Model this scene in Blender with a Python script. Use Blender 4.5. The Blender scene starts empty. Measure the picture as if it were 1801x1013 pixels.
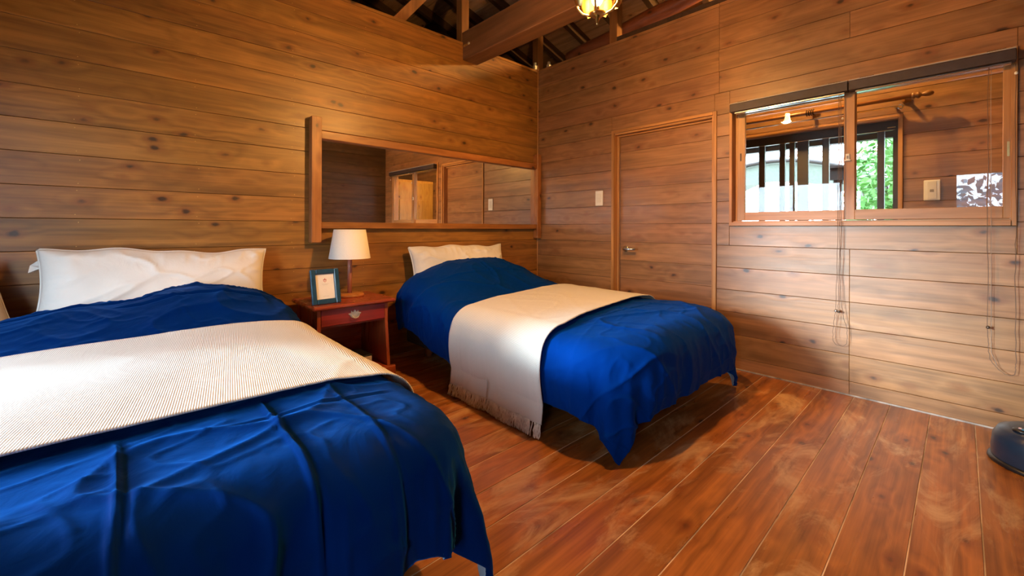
import bpy, bmesh, math, random
import numpy as np
from mathutils import Matrix, Vector
random.seed(7); rng = np.random.default_rng(7)
S = bpy.context.scene
COL = S.collection
PI = math.pi

# ------------------------------------------------------------------ camera
F, YAW, ROL, CY = 738.844, 0.7521, -0.0037, -105.6255
cd = bpy.data.cameras.new('camera'); cam = bpy.data.objects.new('camera', cd); COL.objects.link(cam)
cd.sensor_fit = 'HORIZONTAL'; cd.sensor_width = 36.0; cd.lens = F / 1801 * 36.0
cd.shift_x = 0.0; cd.shift_y = CY / 1801; cd.clip_start = 0.02; cd.clip_end = 200
fw = Vector((math.sin(YAW), math.cos(YAW), 0)); rt = Vector((math.cos(YAW), -math.sin(YAW), 0)); up = Vector((0, 0, 1))
c_, s_ = math.cos(ROL), math.sin(ROL)
cx = rt * c_ - up * s_; cyv = rt * s_ + up * c_; cz = -fw
M = Matrix((cx, cyv, cz)).transposed().to_4x4(); M.translation = Vector((-3.5286, -3.3414, 1.1))
cam.matrix_world = M
S.camera = cam

# ------------------------------------------------------------------ world, daylight, exposure
W = bpy.data.worlds.new('overcast_sky'); S.world = W; W.use_nodes = True
nt = W.node_tree; bg = nt.nodes['Background']
tc = nt.nodes.new('ShaderNodeTexCoord'); sx = nt.nodes.new('ShaderNodeSeparateXYZ'); rp = nt.nodes.new('ShaderNodeValToRGB')
nt.links.new(tc.outputs['Generated'], sx.inputs[0]); nt.links.new(sx.outputs['Z'], rp.inputs[0]); nt.links.new(rp.outputs[0], bg.inputs[0])
rp.color_ramp.elements[0].position = 0.0; rp.color_ramp.elements[0].color = (0.72, 0.86, 1.0, 1)
rp.color_ramp.elements[1].position = 0.9; rp.color_ramp.elements[1].color = (0.62, 0.80, 1.0, 1)
bg.inputs[1].default_value = 21.0
S.view_settings.view_transform = 'Standard'; S.view_settings.look = 'None'
S.view_settings.gamma = 1.0; S.view_settings.use_curve_mapping = False
S.view_settings.exposure = 0.0
try:
    S.cycles.max_bounces = 10; S.cycles.diffuse_bounces = 6; S.cycles.glossy_bounces = 4
    S.cycles.transparent_max_bounces = 12; S.cycles.sample_clamp_indirect = 6.0
    S.cycles.use_denoising = True
except Exception:
    pass
sun = bpy.data.lights.new('hazy_low_sun', 'SUN'); sun.energy = 9.0; sun.angle = math.radians(11); sun.color = (0.80, 0.93, 1.0)
so_ = bpy.data.objects.new('hazy_low_sun', sun); COL.objects.link(so_)
so_.rotation_euler = Vector((1.0, -0.33, -0.19)).to_track_quat('-Z', 'Y').to_euler()
LAMP_W, CORRIDOR_W = 425.0, 330.0
def portal(name, loc, rot, sx_, sy_):
    l = bpy.data.lights.new(name, 'AREA'); l.shape = 'RECTANGLE'; l.size = sx_; l.size_y = sy_; l.cycles.is_portal = True
    o = bpy.data.objects.new(name, l); COL.objects.link(o); o.location = loc; o.rotation_euler = rot
WX = -4.45      # inner face of the west wall
YS = -3.82      # inner face of the south wall
portal('window_portal', (WX - 0.16, -1.475, 1.17), (0, -PI / 2, 0), 1.36, 1.27)
portal('window_portal', (WX - 0.16, -3.52, 1.17), (0, -PI / 2, 0), 1.36, 0.56)

# ------------------------------------------------------------------ helpers
def mat(name): 
    m = bpy.data.materials.new(name); m.use_nodes = True
    return m, m.node_tree, m.node_tree.nodes['Principled BSDF']
def setp(b, **k):
    for a, v in k.items():
        b.inputs[a.replace('_', ' ')].default_value = v
def N(t, typ, **k):
    n = t.nodes.new(typ)
    for a, v in k.items(): setattr(n, a, v)
    return n
def L(t, a, b): t.links.new(a, b)
def ramp(t, src, stops):
    r = N(t, 'ShaderNodeValToRGB'); e = r.color_ramp.elements
    e[0].position, e[0].color = stops[0][0], (*stops[0][1], 1) if len(stops[0][1]) == 3 else stops[0][1]
    e[1].position, e[1].color = stops[-1][0], (*stops[-1][1], 1)
    for p, c in stops[1:-1]:
        x = e.new(p); x.color = (*c, 1)
    L(t, src, r.inputs[0]); return r.outputs[0]
def g(v): return (v, v, v)
def mix(t, fac, a, b, mode='MIX'):
    n = N(t, 'ShaderNodeMix', data_type='RGBA', blend_type=mode)
    for i, v in ((0, fac), (6, a), (7, b)):
        if hasattr(v, 'links'): L(t, v, n.inputs[i])
        else: n.inputs[i].default_value = v if i == 0 else (*v, 1)
    return n.outputs[2]
def math_(t, op, a, b=0.0):
    n = N(t, 'ShaderNodeMath', operation=op)
    for i, v in ((0, a), (1, b)):
        if hasattr(v, 'links'): L(t, v, n.inputs[i])
        else: n.inputs[i].default_value = v
    return n.outputs[0]

def wood(name, light, dark, axis='X', rough=0.42, knots=True, stain=0.5, spec=0.5, wear=None, bump=0.12, hue=0.008, val=0.16, kcol=(0.03, 0.013, 0.006)):
    m, t, b = mat(name)
    co = N(t, 'ShaderNodeTexCoord').outputs['Object']
    oi = N(t, 'ShaderNodeObjectInfo').outputs['Random']
    off = N(t, 'ShaderNodeVectorMath', operation='SCALE'); off.inputs[0].default_value = (37.0, 91.0, 53.0); L(t, oi, off.inputs[3])
    add = N(t, 'ShaderNodeVectorMath', operation='ADD'); L(t, co, add.inputs[0]); L(t, off.outputs[0], add.inputs[1])
    v = add.outputs[0]
    def sc(x, y):
        mp = N(t, 'ShaderNodeMapping'); L(t, v, mp.inputs[0])
        mp.inputs['Scale'].default_value = {'X': (x, y, y), 'Y': (y, x, y), 'Z': (y, y, x)}[axis]; return mp.outputs[0]
    def noise(x, y, detail=4, r=0.55, dist=0.0):
        n = N(t, 'ShaderNodeTexNoise'); n.inputs['Scale'].default_value = 1; n.inputs['Detail'].default_value = detail
        n.inputs['Roughness'].default_value = r; n.inputs['Distortion'].default_value = dist; L(t, sc(x, y), n.inputs['Vector']); return n.outputs[0]
    vo = N(t, 'ShaderNodeTexVoronoi'); vo.inputs['Scale'].default_value = 1
    kn = N(t, 'ShaderNodeTexNoise'); kn.inputs['Scale'].default_value = 1; kn.inputs['Detail'].default_value = 3; L(t, sc(16, 26), kn.inputs['Vector'])
    kv = N(t, 'ShaderNodeVectorMath', operation='MULTIPLY_ADD'); L(t, kn.outputs['Color'], kv.inputs[0]); kv.inputs[1].default_value = (0.16, 0.16, 0.16); L(t, sc(4.4, 7.4), kv.inputs[2])
    L(t, kv.outputs[0], vo.inputs['Vector'])
    kd = vo.outputs['Distance']
    # grain rings bend around the knots
    swirl = N(t, 'ShaderNodeMapRange'); L(t, kd, swirl.inputs[0]); swirl.inputs[1].default_value = 0.0; swirl.inputs[2].default_value = 0.55
    swirl.inputs[3].default_value = 0.9; swirl.inputs[4].default_value = 0.0
    warp = noise(1.3, 5.0, 3)
    rings = math_(t, 'ADD', math_(t, 'MULTIPLY', noise(0.35, 6.0, 2, 0.5), 6.0), math_(t, 'ADD', math_(t, 'MULTIPLY', warp, 2.0), swirl.outputs[0] if knots else 0.0))
    saw = math_(t, 'PINGPONG', rings, 0.5)
    fine = noise(1.6, 75.0, 4, 0.65)
    grain = math_(t, 'ADD', math_(t, 'MULTIPLY', saw, 0.6), math_(t, 'MULTIPLY', fine, 0.75))
    gcol = ramp(t, grain, [(0.22, dark), (0.72, light)])
    st = ramp(t, noise(0.9, 12.0, 4, 0.62, 0.4), [(0.33, (1 - stain, 1 - stain * 0.95, 1 - stain * 1.0)), (0.60, g(1.0))])
    colr = mix(t, 1.0, gcol, st, 'MULTIPLY')
    if knots:
        halo = ramp(t, kd, [(0.12, g(0.7)), (0.27, g(0.0))])
        colr = mix(t, halo, colr, tuple(c * k for c, k in zip(dark, (0.95, 0.78, 0.7))))
        core = ramp(t, math_(t, 'ADD', kd, math_(t, 'MULTIPLY', noise(14, 40, 2), 0.05)), [(0.085, g(0.92)), (0.150, g(0.0))])
        colr = mix(t, core, colr, kcol)
    rough_out = None
    if wear:
        wn = ramp(t, noise(1.7, 4.2, 6, 0.68, 1.2), [(0.53, g(0.0)), (0.68, g(wear[1]))])
        colr = mix(t, wn, colr, wear[0])
    hs = N(t, 'ShaderNodeHueSaturation'); L(t, colr, hs.inputs['Color'])
    L(t, math_(t, 'ADD', math_(t, 'MULTIPLY', oi, hue), 0.5 - hue / 2), hs.inputs['Hue'])
    oi2 = math_(t, 'FRACT', math_(t, 'MULTIPLY', oi, 17.3))
    L(t, math_(t, 'ADD', math_(t, 'MULTIPLY', oi2, val), 1 - val * 0.55), hs.inputs['Value'])
    L(t, hs.outputs[0], b.inputs['Base Color'])
    rr = N(t, 'ShaderNodeMapRange'); L(t, noise(2.0, 12.0, 3), rr.inputs[0]); rr.inputs[3].default_value = rough - 0.1; rr.inputs[4].default_value = rough + 0.12
    L(t, rr.outputs[0], b.inputs['Roughness'])
    bp = N(t, 'ShaderNodeBump'); bp.inputs['Strength'].default_value = bump; bp.inputs['Distance'].default_value = 0.004
    L(t, grain, bp.inputs['Height']); L(t, bp.outputs[0], b.inputs['Normal'])
    b.inputs['Specular IOR Level'].default_value = spec
    return m

def plain(name, col, rough=0.5, metal=0.0, spec=0.5, noise_amt=0.12, nscale=30.0, bump=0.0, emit=None, coat=0.0):
    m, t, b = mat(name)
    co = N(t, 'ShaderNodeTexCoord').outputs['Object']
    n = N(t, 'ShaderNodeTexNoise'); n.inputs['Scale'].default_value = nscale; n.inputs['Detail'].default_value = 4; L(t, co, n.inputs['Vector'])
    cr = ramp(t, n.outputs[0], [(0.3, tuple(c * (1 - noise_amt) for c in col)), (0.7, tuple(min(1, c * (1 + noise_amt)) for c in col))])
    L(t, cr, b.inputs['Base Color']); setp(b, Roughness=rough, Metallic=metal)
    b.inputs['Specular IOR Level'].default_value = spec; b.inputs['Coat Weight'].default_value = coat
    if bump:
        bp = N(t, 'ShaderNodeBump'); bp.inputs['Strength'].default_value = bump; bp.inputs['Distance'].default_value = 0.003
        L(t, n.outputs[0], bp.inputs['Height']); L(t, bp.outputs[0], b.inputs['Normal'])
    if emit:
        b.inputs['Emission Color'].default_value = (*emit[0], 1); b.inputs['Emission Strength'].default_value = emit[1]
    return m

def glass(name, tint=(0.97, 0.985, 0.98), gain=1.0, ior=1.5):
    m, t, b = mat(name); t.nodes.remove(b)
    out = t.nodes['Material Output']; tr = N(t, 'ShaderNodeBsdfTransparent'); gl = N(t, 'ShaderNodeBsdfGlossy'); ge = N(t, 'ShaderNodeNewGeometry'); dt = N(t, 'ShaderNodeVectorMath', operation='DOT_PRODUCT'); mx = N(t, 'ShaderNodeMixShader')
    tr.inputs[0].default_value = (*tint, 1); gl.inputs['Roughness'].default_value = 0.0
    L(t, ge.outputs['Normal'], dt.inputs[0]); L(t, ge.outputs['Incoming'], dt.inputs[1])
    f0 = ((ior - 1) / (ior + 1)) ** 2
    fr = math_(t, 'ADD', math_(t, 'MULTIPLY', math_(t, 'POWER', math_(t, 'SUBTRACT', 1.0, math_(t, 'ABSOLUTE', dt.outputs['Value'])), 5.0), 1 - f0), f0)
    L(t, math_(t, 'MULTIPLY', fr, gain), mx.inputs[0]); L(t, tr.outputs[0], mx.inputs[1]); L(t, gl.outputs[0], mx.inputs[2]); L(t, mx.outputs[0], out.inputs[0])
    return m

def satin(name, base, sheen_col, sheen=0.6, rough=0.42, spec=0.5, wr=0.5):
    m, t, b = mat(name)
    co = N(t, 'ShaderNodeTexCoord').outputs['Object']
    def nz(s, d, dist=0.0):
        n = N(t, 'ShaderNodeTexNoise'); n.inputs['Scale'].default_value = s; n.inputs['Detail'].default_value = d; n.inputs['Distortion'].default_value = dist
        L(t, co, n.inputs['Vector']); return n.outputs[0]
    cr = ramp(t, nz(2.2, 3), [(0.3, tuple(c * 0.8 for c in base)), (0.7, tuple(c * 1.15 for c in base))])
    L(t, cr, b.inputs['Base Color']); setp(b, Roughness=rough)
    b.inputs['Specular IOR Level'].default_value = spec; b.inputs['Specular Tint'].default_value = (*sheen_col, 1)
    b.inputs['Sheen Weight'].default_value = sheen; b.inputs['Sheen Roughness'].default_value = 0.45; b.inputs['Sheen Tint'].default_value = (*sheen_col, 1)
    h = math_(t, 'ADD', math_(t, 'MULTIPLY', nz(9, 5, 1.5), 1.0), math_(t, 'MULTIPLY', nz(40, 3, 0.6), 0.15))
    bp = N(t, 'ShaderNodeBump'); bp.inputs['Strength'].default_value = wr; bp.inputs['Distance'].default_value = 0.012
    L(t, h, bp.inputs['Height']); L(t, bp.outputs[0], b.inputs['Normal'])
    return m

def knit(name, col, rib=(1, 0, 0), scale=70.0, rot=0.5):
    m, t, b = mat(name)
    co = N(t, 'ShaderNodeTexCoord').outputs['UV']
    mp = N(t, 'ShaderNodeMapping'); L(t, co, mp.inputs[0]); mp.inputs['Rotation'].default_value = (0, 0, rot)
    w = N(t, 'ShaderNodeTexWave', wave_type='BANDS', bands_direction='X'); w.inputs['Scale'].default_value = scale; w.inputs['Distortion'].default_value = 0.25
    w.inputs['Detail Scale'].default_value = 4; L(t, mp.outputs[0], w.inputs['Vector'])
    n = N(t, 'ShaderNodeTexNoise'); n.inputs['Scale'].default_value = 160; L(t, co, n.inputs['Vector'])
    cr = ramp(t, w.outputs['Fac'], [(0.0, tuple(c * 0.76 for c in col)), (0.7, col)])
    L(t, cr, b.inputs['Base Color']); setp(b, Roughness=0.9); b.inputs['Specular IOR Level'].default_value = 0.15
    b.inputs['Sheen Weight'].default_value = 0.3; b.inputs['Sheen Tint'].default_value = (1, 1, 1, 1)
    bp = N(t, 'ShaderNodeBump'); bp.inputs['Strength'].default_value = 0.4; bp.inputs['Distance'].default_value = 0.0025
    L(t, math_(t, 'ADD', w.outputs['Fac'], math_(t, 'MULTIPLY', n.outputs[0], 0.5)), bp.inputs['Height']); L(t, bp.outputs[0], b.inputs['Normal'])
    return m

def tagk(o, kind): o['kind'] = kind; return o
def thing(name, label, cat, loc=(0, 0, 0), rot=(0, 0, 0), group=None):
    o = bpy.data.objects.new(name, None); COL.objects.link(o); o.location = loc; o.rotation_euler = rot
    o.empty_display_size = 0.1
    o['label'] = label; o['category'] = cat
    if group: o['group'] = group
    return o
def tag(o, label, cat, group=None):
    o['label'] = label; o['category'] = cat
    if group: o['group'] = group
    return o
def mesh_from(name, bm, m, smooth=False):
    me = bpy.data.meshes.new(name); bm.normal_update(); bm.to_mesh(me); bm.free()
    if m: me.materials.append(m)
    if smooth:
        for p in me.polygons: p.use_smooth = True
    return me
def link(name, me, parent=None, loc=None, rot=None):
    o = bpy.data.objects.new(name, me); COL.objects.link(o)
    if parent: o.parent = parent
    if loc is not None: o.location = loc
    if rot is not None: o.rotation_euler = rot
    return o
def wpos(p):            # world position of a thing whose rotation is nil
    v = Vector((0, 0, 0))
    while p is not None:
        v += p.location; p = p.parent
    return v
def obj(name, bm, m, parent=None, smooth=False, local=False):
    """world-coordinate bmesh -> object whose origin is its own centre"""
    vs = [v.co for v in bm.verts]
    lo = Vector((min(v[i] for v in vs) for i in range(3))); hi = Vector((max(v[i] for v in vs) for i in range(3)))
    ctr = (lo + hi) / 2
    if parent is None: ctr.z = lo.z
    for v in bm.verts: v.co -= ctr
    o = link(name, mesh_from(name, bm, m, smooth), parent)
    o.location = ctr if (local or parent is None) else ctr - wpos(parent)
    return o
def box(bm, x0, x1, y0, y1, z0, z1, bev=0.0):
    r = bmesh.ops.create_cube(bm, size=1.0)
    vs = r['verts']
    for v in vs:
        v.co = Vector(((x0 + x1) / 2 + v.co.x * (x1 - x0), (y0 + y1) / 2 + v.co.y * (y1 - y0), (z0 + z1) / 2 + v.co.z * (z1 - z0)))
    if bev > 0:
        es = list({e for v in vs for e in v.link_edges})
        bmesh.ops.bevel(bm, geom=es, offset=bev, segments=1, affect='EDGES', profile=0.5)
    return bm
def BX(x0, x1, y0, y1, z0, z1, bev=0.0): return box(bmesh.new(), x0, x1, y0, y1, z0, z1, bev)
def lathe(prof, seg=24, ctr=(0, 0, 0), bm=None, axis='Z'):
    bm = bm or bmesh.new(); rings = []
    def pt(r, h, a):
        p = {'Z': (r * math.cos(a), r * math.sin(a), h), 'Y': (r * math.cos(a), h, r * math.sin(a)), 'X': (h, r * math.cos(a), r * math.sin(a))}[axis]
        return Vector(p) + Vector(ctr)
    for r, h in prof:
        if r <= 1e-6: rings.append([bm.verts.new(pt(0, h, 0))])
        else: rings.append([bm.verts.new(pt(r, h, 2 * PI * i / seg)) for i in range(seg)])
    for a, b in zip(rings, rings[1:]):
        for i in range(seg):
            j = (i + 1) % seg
            if len(a) == 1 and len(b) == 1: continue
            if len(a) == 1: bm.faces.new((a[0], b[j], b[i]))
            elif len(b) == 1: bm.faces.new((a[i], a[j], b[0]))
            else: bm.faces.new((a[i], a[j], b[j], b[i]))
    bmesh.ops.recalc_face_normals(bm, faces=bm.faces[:]); return bm
def tube(bm, pts, r, seg=6, r1=None):
    pts = [Vector(p) for p in pts]; n = len(pts); rings = []
    ref = Vector((0.31, 0.17, 0.93))
    for i, p in enumerate(pts):
        d = (pts[min(i + 1, n - 1)] - pts[max(i - 1, 0)]).normalized()
        a = d.cross(ref)
        if a.length < 1e-3: a = d.cross(Vector((1, 0, 0)))
        a.normalize(); b = d.cross(a)
        rr = r if r1 is None else r + (r1 - r) * i / (n - 1)
        rings.append([bm.verts.new(p + (a * math.cos(2 * PI * k / seg) + b * math.sin(2 * PI * k / seg)) * rr) for k in range(seg)])
    for a, b in zip(rings, rings[1:]):
        for k in range(seg): bm.faces.new((a[k], a[(k + 1) % seg], b[(k + 1) % seg], b[k]))
    bm.faces.new(rings[0][::-1]); bm.faces.new(rings[-1]); return bm
def prism(bm, poly, axis, a, b):
    """extrude a 2-D polygon along axis from a to b; poly coords are the two other axes in order"""
    def P(u, v, w): return {'X': (w, u, v), 'Y': (u, w, v), 'Z': (u, v, w)}[axis]
    A = [bm.verts.new(P(u, v, a)) for u, v in poly]; B = [bm.verts.new(P(u, v, b)) for u, v in poly]
    bm.faces.new(A); bm.faces.new(B[::-1]); n = len(poly)
    for i in range(n): bm.faces.new((A[i], B[i], B[(i + 1) % n], A[(i + 1) % n]))
    bmesh.ops.recalc_face_normals(bm, faces=bm.faces[:]); return bm

# value noise for the cloth
_T = rng.random((64, 64))
def vnoise(x, y):
    xi = np.floor(x).astype(int); yi = np.floor(y).astype(int); fx = x - xi; fy = y - yi
    fx = fx * fx * fx * (fx * (fx * 6 - 15) + 10); fy = fy * fy * fy * (fy * (fy * 6 - 15) + 10)
    a = _T[xi % 64, yi % 64]; b = _T[(xi + 1) % 64, yi % 64]; c = _T[xi % 64, (yi + 1) % 64]; d = _T[(xi + 1) % 64, (yi + 1) % 64]
    return (a * (1 - fx) + b * fx) * (1 - fy) + (c * (1 - fx) + d * fx) * fy
def ridge(x, y): return 1 - np.abs(2 * vnoise(x, y) - 1)

# ------------------------------------------------------------------ materials
WL = dict(light=(0.40, 0.170, 0.030), dark=(0.21, 0.082, 0.012))
m_wall = wood('stained_cedar', axis='X', rough=0.42, stain=0.40, spec=0.75, **WL)
m_wallY = wood('stained_cedar_side', axis='X', rough=0.38, stain=0.36, spec=0.7, light=(0.38, 0.180, 0.068), dark=(0.22, 0.098, 0.032))
m_floor = wood('varnished_floor_pine', axis='X', rough=0.30, stain=0.38, light=(0.52, 0.185, 0.040), dark=(0.24, 0.072, 0.014),
               wear=((0.62, 0.38, 0.19), 0.8), spec=0.55, bump=0.08, kcol=(0.07, 0.022, 0.008))
m_seam = plain('floor_seam_filler', (0.62, 0.46, 0.32), 0.8, noise_amt=0.5, nscale=5)
m_darkwall = wood('dark_brown_cedar', axis='X', rough=0.5, stain=0.4, light=(0.10, 0.048, 0.020), dark=(0.055, 0.025, 0.010))  # darker brown cedar, used on the south wall only
m_backing = plain('dark_backing', (0.03, 0.015, 0.008), 0.9)
m_trimX = wood('trim_wood', (0.56, 0.270, 0.090), (0.36, 0.155, 0.046), axis='X', rough=0.38, stain=0.2, knots=False)
m_trimY = wood('trim_wood_side', (0.56, 0.270, 0.090), (0.36, 0.155, 0.046), axis='Y', rough=0.38, stain=0.2, knots=False)
m_trimZ = wood('trim_wood_upright', (0.56, 0.270, 0.090), (0.36, 0.155, 0.046), axis='Z', rough=0.38, stain=0.2, knots=False)
m_mirX = wood('mirror_frame_wood', (0.44, 0.175, 0.042), (0.25, 0.088, 0.020), axis='X', rough=0.42, stain=0.25)
m_mirZ = wood('mirror_post_wood', (0.44, 0.175, 0.042), (0.25, 0.088, 0.020), axis='Z', rough=0.42, stain=0.25)
m_beam = wood('beam_wood', (0.20, 0.085, 0.036), (0.12, 0.048, 0.020), axis='Y', rough=0.5, stain=0.3, knots=False)
m_post = wood('post_wood', (0.30, 0.130, 0.045), (0.18, 0.072, 0.024), axis='Z', rough=0.5, stain=0.3, knots=False)
m_raft = wood('rafter_wood', (0.07, 0.033, 0.015), (0.035, 0.016, 0.008), axis='X', rough=0.55, stain=0.3, knots=False)
m_sheath = wood('roof_board_wood', (0.46, 0.270, 0.150), (0.30, 0.165, 0.085), axis='Y', rough=0.6, stain=0.4)
m_log = wood('red_log_wood', (0.26, 0.075, 0.032), (0.15, 0.040, 0.018), axis='Y', rough=0.4, stain=0.3)
m_mahog = wood('mahogany', (0.44, 0.085, 0.030), (0.24, 0.040, 0.014), axis='X', rough=0.26, knots=False, stain=0.25, spec=0.6)
m_mahogZ = wood('mahogany_upright', (0.42, 0.090, 0.030), (0.22, 0.040, 0.014), axis='Z', rough=0.28, knots=False, stain=0.25, spec=0.6)
m_drawer = wood('mahogany_drawer', (0.36, 0.044, 0.030), (0.18, 0.022, 0.014), axis='X', rough=0.25, knots=False, stain=0.25, spec=0.6)
m_legw = wood('bed_leg_wood', (0.32, 0.110, 0.040), (0.17, 0.055, 0.018), axis='Z', rough=0.3, knots=False)
m_lampw = wood('lamp_base_wood', (0.58, 0.26, 0.08), (0.42, 0.16, 0.04), axis='X', rough=0.3, knots=False)
m_pole = wood('lamp_pole_wood', (0.62, 0.260, 0.190), (0.48, 0.180, 0.130), axis='Z', rough=0.35, knots=False)
m_cup = wood('honey_cupboard_wood', (0.62, 0.34, 0.07), (0.45, 0.22, 0.04), axis='Z', rough=0.4, stain=0.15)
m_rodw = wood('curtain_rod_wood', (0.36, 0.150, 0.045), (0.20, 0.075, 0.020), axis='Y', rough=0.3, knots=False)
m_mirror = plain('mirror_silver', (0.88, 0.89, 0.88), 0.015, metal=1.0, noise_amt=0.0)
m_steel = plain('brushed_steel', (0.62, 0.68, 0.75), 0.25, metal=1.0, noise_amt=0.05)
m_chrome = plain('polished_chrome', (0.85, 0.85, 0.85), 0.12, metal=1.0, noise_amt=0.03)
m_brass = plain('aged_brass', (0.62, 0.42, 0.17), 0.28, metal=1.0, noise_amt=0.1)
m_silver = plain('antique_silver', (0.74, 0.72, 0.66), 0.35, metal=0.75, noise_amt=0.15)
m_blind = plain('dark_brown_blind', (0.045, 0.030, 0.030), 0.55, noise_amt=0.15)
m_blindrail = plain('blind_rail_grey', (0.42, 0.38, 0.36), 0.35, noise_amt=0.05)
m_cord = plain('blind_cord', (0.16, 0.10, 0.07), 0.8)
m_cordpale = plain('pale_cord', (0.36, 0.30, 0.24), 0.7)
m_bead = plain('dark_bead', (0.05, 0.03, 0.02), 0.25)
m_white = plain('white_plastic', (0.80, 0.76, 0.68), 0.35, noise_amt=0.02)
m_switch = plain('switch_rocker', (0.72, 0.67, 0.58), 0.3, noise_amt=0.02)
m_grey = plain('grey_socket', (0.30, 0.27, 0.24), 0.5)
m_shade = plain('linen_lamp_shade', (0.82, 0.79, 0.74), 0.85, noise_amt=0.04, nscale=180, bump=0.2, spec=0.2)
m_frame = plain('navy_frame_lacquer', (0.018, 0.070, 0.130), 0.16, spec=0.7, coat=0.6)
m_card = plain('card_paper', (0.84, 0.80, 0.73), 0.8, noise_amt=0.02)
m_red = plain('red_print', (0.50, 0.06, 0.06), 0.7)
m_print = plain('grey_print', (0.55, 0.50, 0.46), 0.7)
m_duvet = satin('navy_satin', (0.0006, 0.014, 0.098), (0.02, 0.25, 1.0), 0.35, 0.55, 0.03, 0.22)
m_duvet2 = satin('royal_blue_satin', (0.0006, 0.027, 0.190), (0.02, 0.25, 1.0), 0.15, 0.55, 0.03, 0.22)
m_lining = satin('pale_blue_lining', (0.32, 0.46, 0.58), (0.8, 0.9, 1.0), 0.2, 0.6, 0.3, 0.2)
m_pillow = satin('white_cotton', (0.82, 0.80, 0.77), (1, 1, 1), 0.15, 0.75, 0.2, 0.30)
m_beige = satin('beige_cotton', (0.50, 0.40, 0.28), (1, 0.95, 0.85), 0.15, 0.8, 0.2, 0.30)
m_knit = knit('cream_rib_knit', (0.84, 0.81, 0.76), scale=52, rot=-0.16)
m_knit2 = knit('cream_plain_knit', (0.76, 0.74, 0.70), scale=52, rot=-0.1)
m_fringe = plain('fringe_yarn', (0.86, 0.80, 0.73), 0.9, noise_amt=0.2)
m_divan = plain('dark_divan_fabric', (0.012, 0.010, 0.010), 0.9, nscale=200, bump=0.2)
m_mattress = plain('mattress_ticking', (0.45, 0.47, 0.50), 0.85)
m_boxlid = plain('black_box_lid', (0.012, 0.012, 0.014), 0.3)
m_boxside = plain('grey_pink_box_side', (0.52, 0.43, 0.43), 0.6, noise_amt=0.08)
m_fan = plain('navy_appliance_plastic', (0.010, 0.022, 0.045), 0.3, spec=0.5, noise_amt=0.08)
m_black = plain('black_plastic', (0.008, 0.008, 0.010), 0.35)
m_btn = plain('blue_indicator', (0.02, 0.20, 0.40), 0.3)
m_pinkp = plain('pale_pink_print', (0.75, 0.50, 0.50), 0.5)
m_scuff = plain('scuffed_pale_skirting', (0.36, 0.31, 0.27), 0.7, noise_amt=0.55, nscale=14)
m_nail = plain('brass_nail', (0.70, 0.45, 0.15), 0.35, metal=1.0)
m_glass = glass('window_glass', gain=1.0)
m_bowl = glass('lamp_bowl_glass', tint=(1.0, 0.93, 0.82), gain=1.2)
m_bulb = plain('glowing_bulb', (1.0, 0.8, 0.5), 0.4, emit=((1.0, 0.62, 0.25), 60.0))
m_sash = plain('dark_brown_sash', (0.020, 0.012, 0.010), 0.4)
m_green = plain('green_leaf', (0.10, 0.26, 0.05), 0.6, noise_amt=0.45, nscale=3)
m_redleaf = plain('autumn_leaf', (0.60, 0.26, 0.20), 0.6, noise_amt=0.5, nscale=3)
m_blueleaf = plain('blue_green_conifer', (0.08, 0.30, 0.40), 0.7, noise_amt=0.5, nscale=3)
m_bark = plain('bark', (0.12, 0.08, 0.05), 0.9, bump=0.4)
m_ground = plain('pale_gravel', (0.42, 0.40, 0.36), 0.95, noise_amt=0.25, nscale=12, bump=0.3)
m_canopy = plain('pale_green_canopy', (0.12, 0.135, 0.105), 0.6)
m_tarmac = plain('dark_lantern_metal', (0.03, 0.018, 0.015), 0.5)
m_fascia = plain('cream_fascia', (0.42, 0.36, 0.28), 0.6)
m_concrete = plain('corridor_floor', (0.20, 0.11, 0.05), 0.5)

# ------------------------------------------------------------------ setting: floor
floor = obj('floor', BX(WX - 0.15, 0.02, YS - 0.15, 0.02, -0.08, -0.0022), m_seam); tagk(floor, 'structure')
FP = 0.1770; y = -2.335 + FP * 13 + FP
me_fp = None
while y > YS:
    y1, y0 = min(y, 0.0), max(y - FP, YS)
    if y1 - y0 > 0.02:
        gap = 0.0022
        if abs((y1 - y0) - FP) < 1e-3:
            if me_fp is None:
                me_fp = mesh_from('floor_plank', BX(WX / 2, -WX / 2, -FP / 2 + gap, FP / 2 - gap, -0.002, 0.0, 0.0008), m_floor)
            o = link('plank', me_fp, floor); o.location = Vector((WX / 2, (y0 + y1) / 2, 0)) - wpos(floor)
        else:
            obj('plank', BX(WX, 0, y0 + gap, y1 - gap, -0.002, 0, 0.0008), m_floor, floor)
    y -= FP

# ------------------------------------------------------------------ setting: walls of horizontal planks
TOP = 2.92
ZS = [0.0] + [0.968 + 0.1748 * k for k in range(-5, 12)]
ZS = [z for z in ZS if z < TOP - 0.02] + [TOP]
def plank_run(wall, name_dir, face, a0, a1, z0, z1, m, inward):
    """one plank on a wall: along x (dir 'X', wall at y=face) or along y (dir 'Y', wall at x=face); inward = side of the room"""
    ln = a1 - a0; gap = 0.0012
    bm = BX(-ln / 2 + 0.0006, ln / 2 - 0.0006, -0.006, 0.006, -(z1 - z0) / 2 + gap, (z1 - z0) / 2 - gap, 0.0016)
    o = link('plank', mesh_from('plank', bm, m), wall)
    jit = random.uniform(0, 0.0012)
    off = -inward * (0.006 + jit)
    if name_dir == 'X': o.location = Vector(((a0 + a1) / 2, face + off, (z0 + z1) / 2)) - wpos(wall)
    else:
        o.location = Vector((face + off, (a0 + a1) / 2, (z0 + z1) / 2)) - wpos(wall); o.rotation_euler = (0, 0, PI / 2)
    return o
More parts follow.
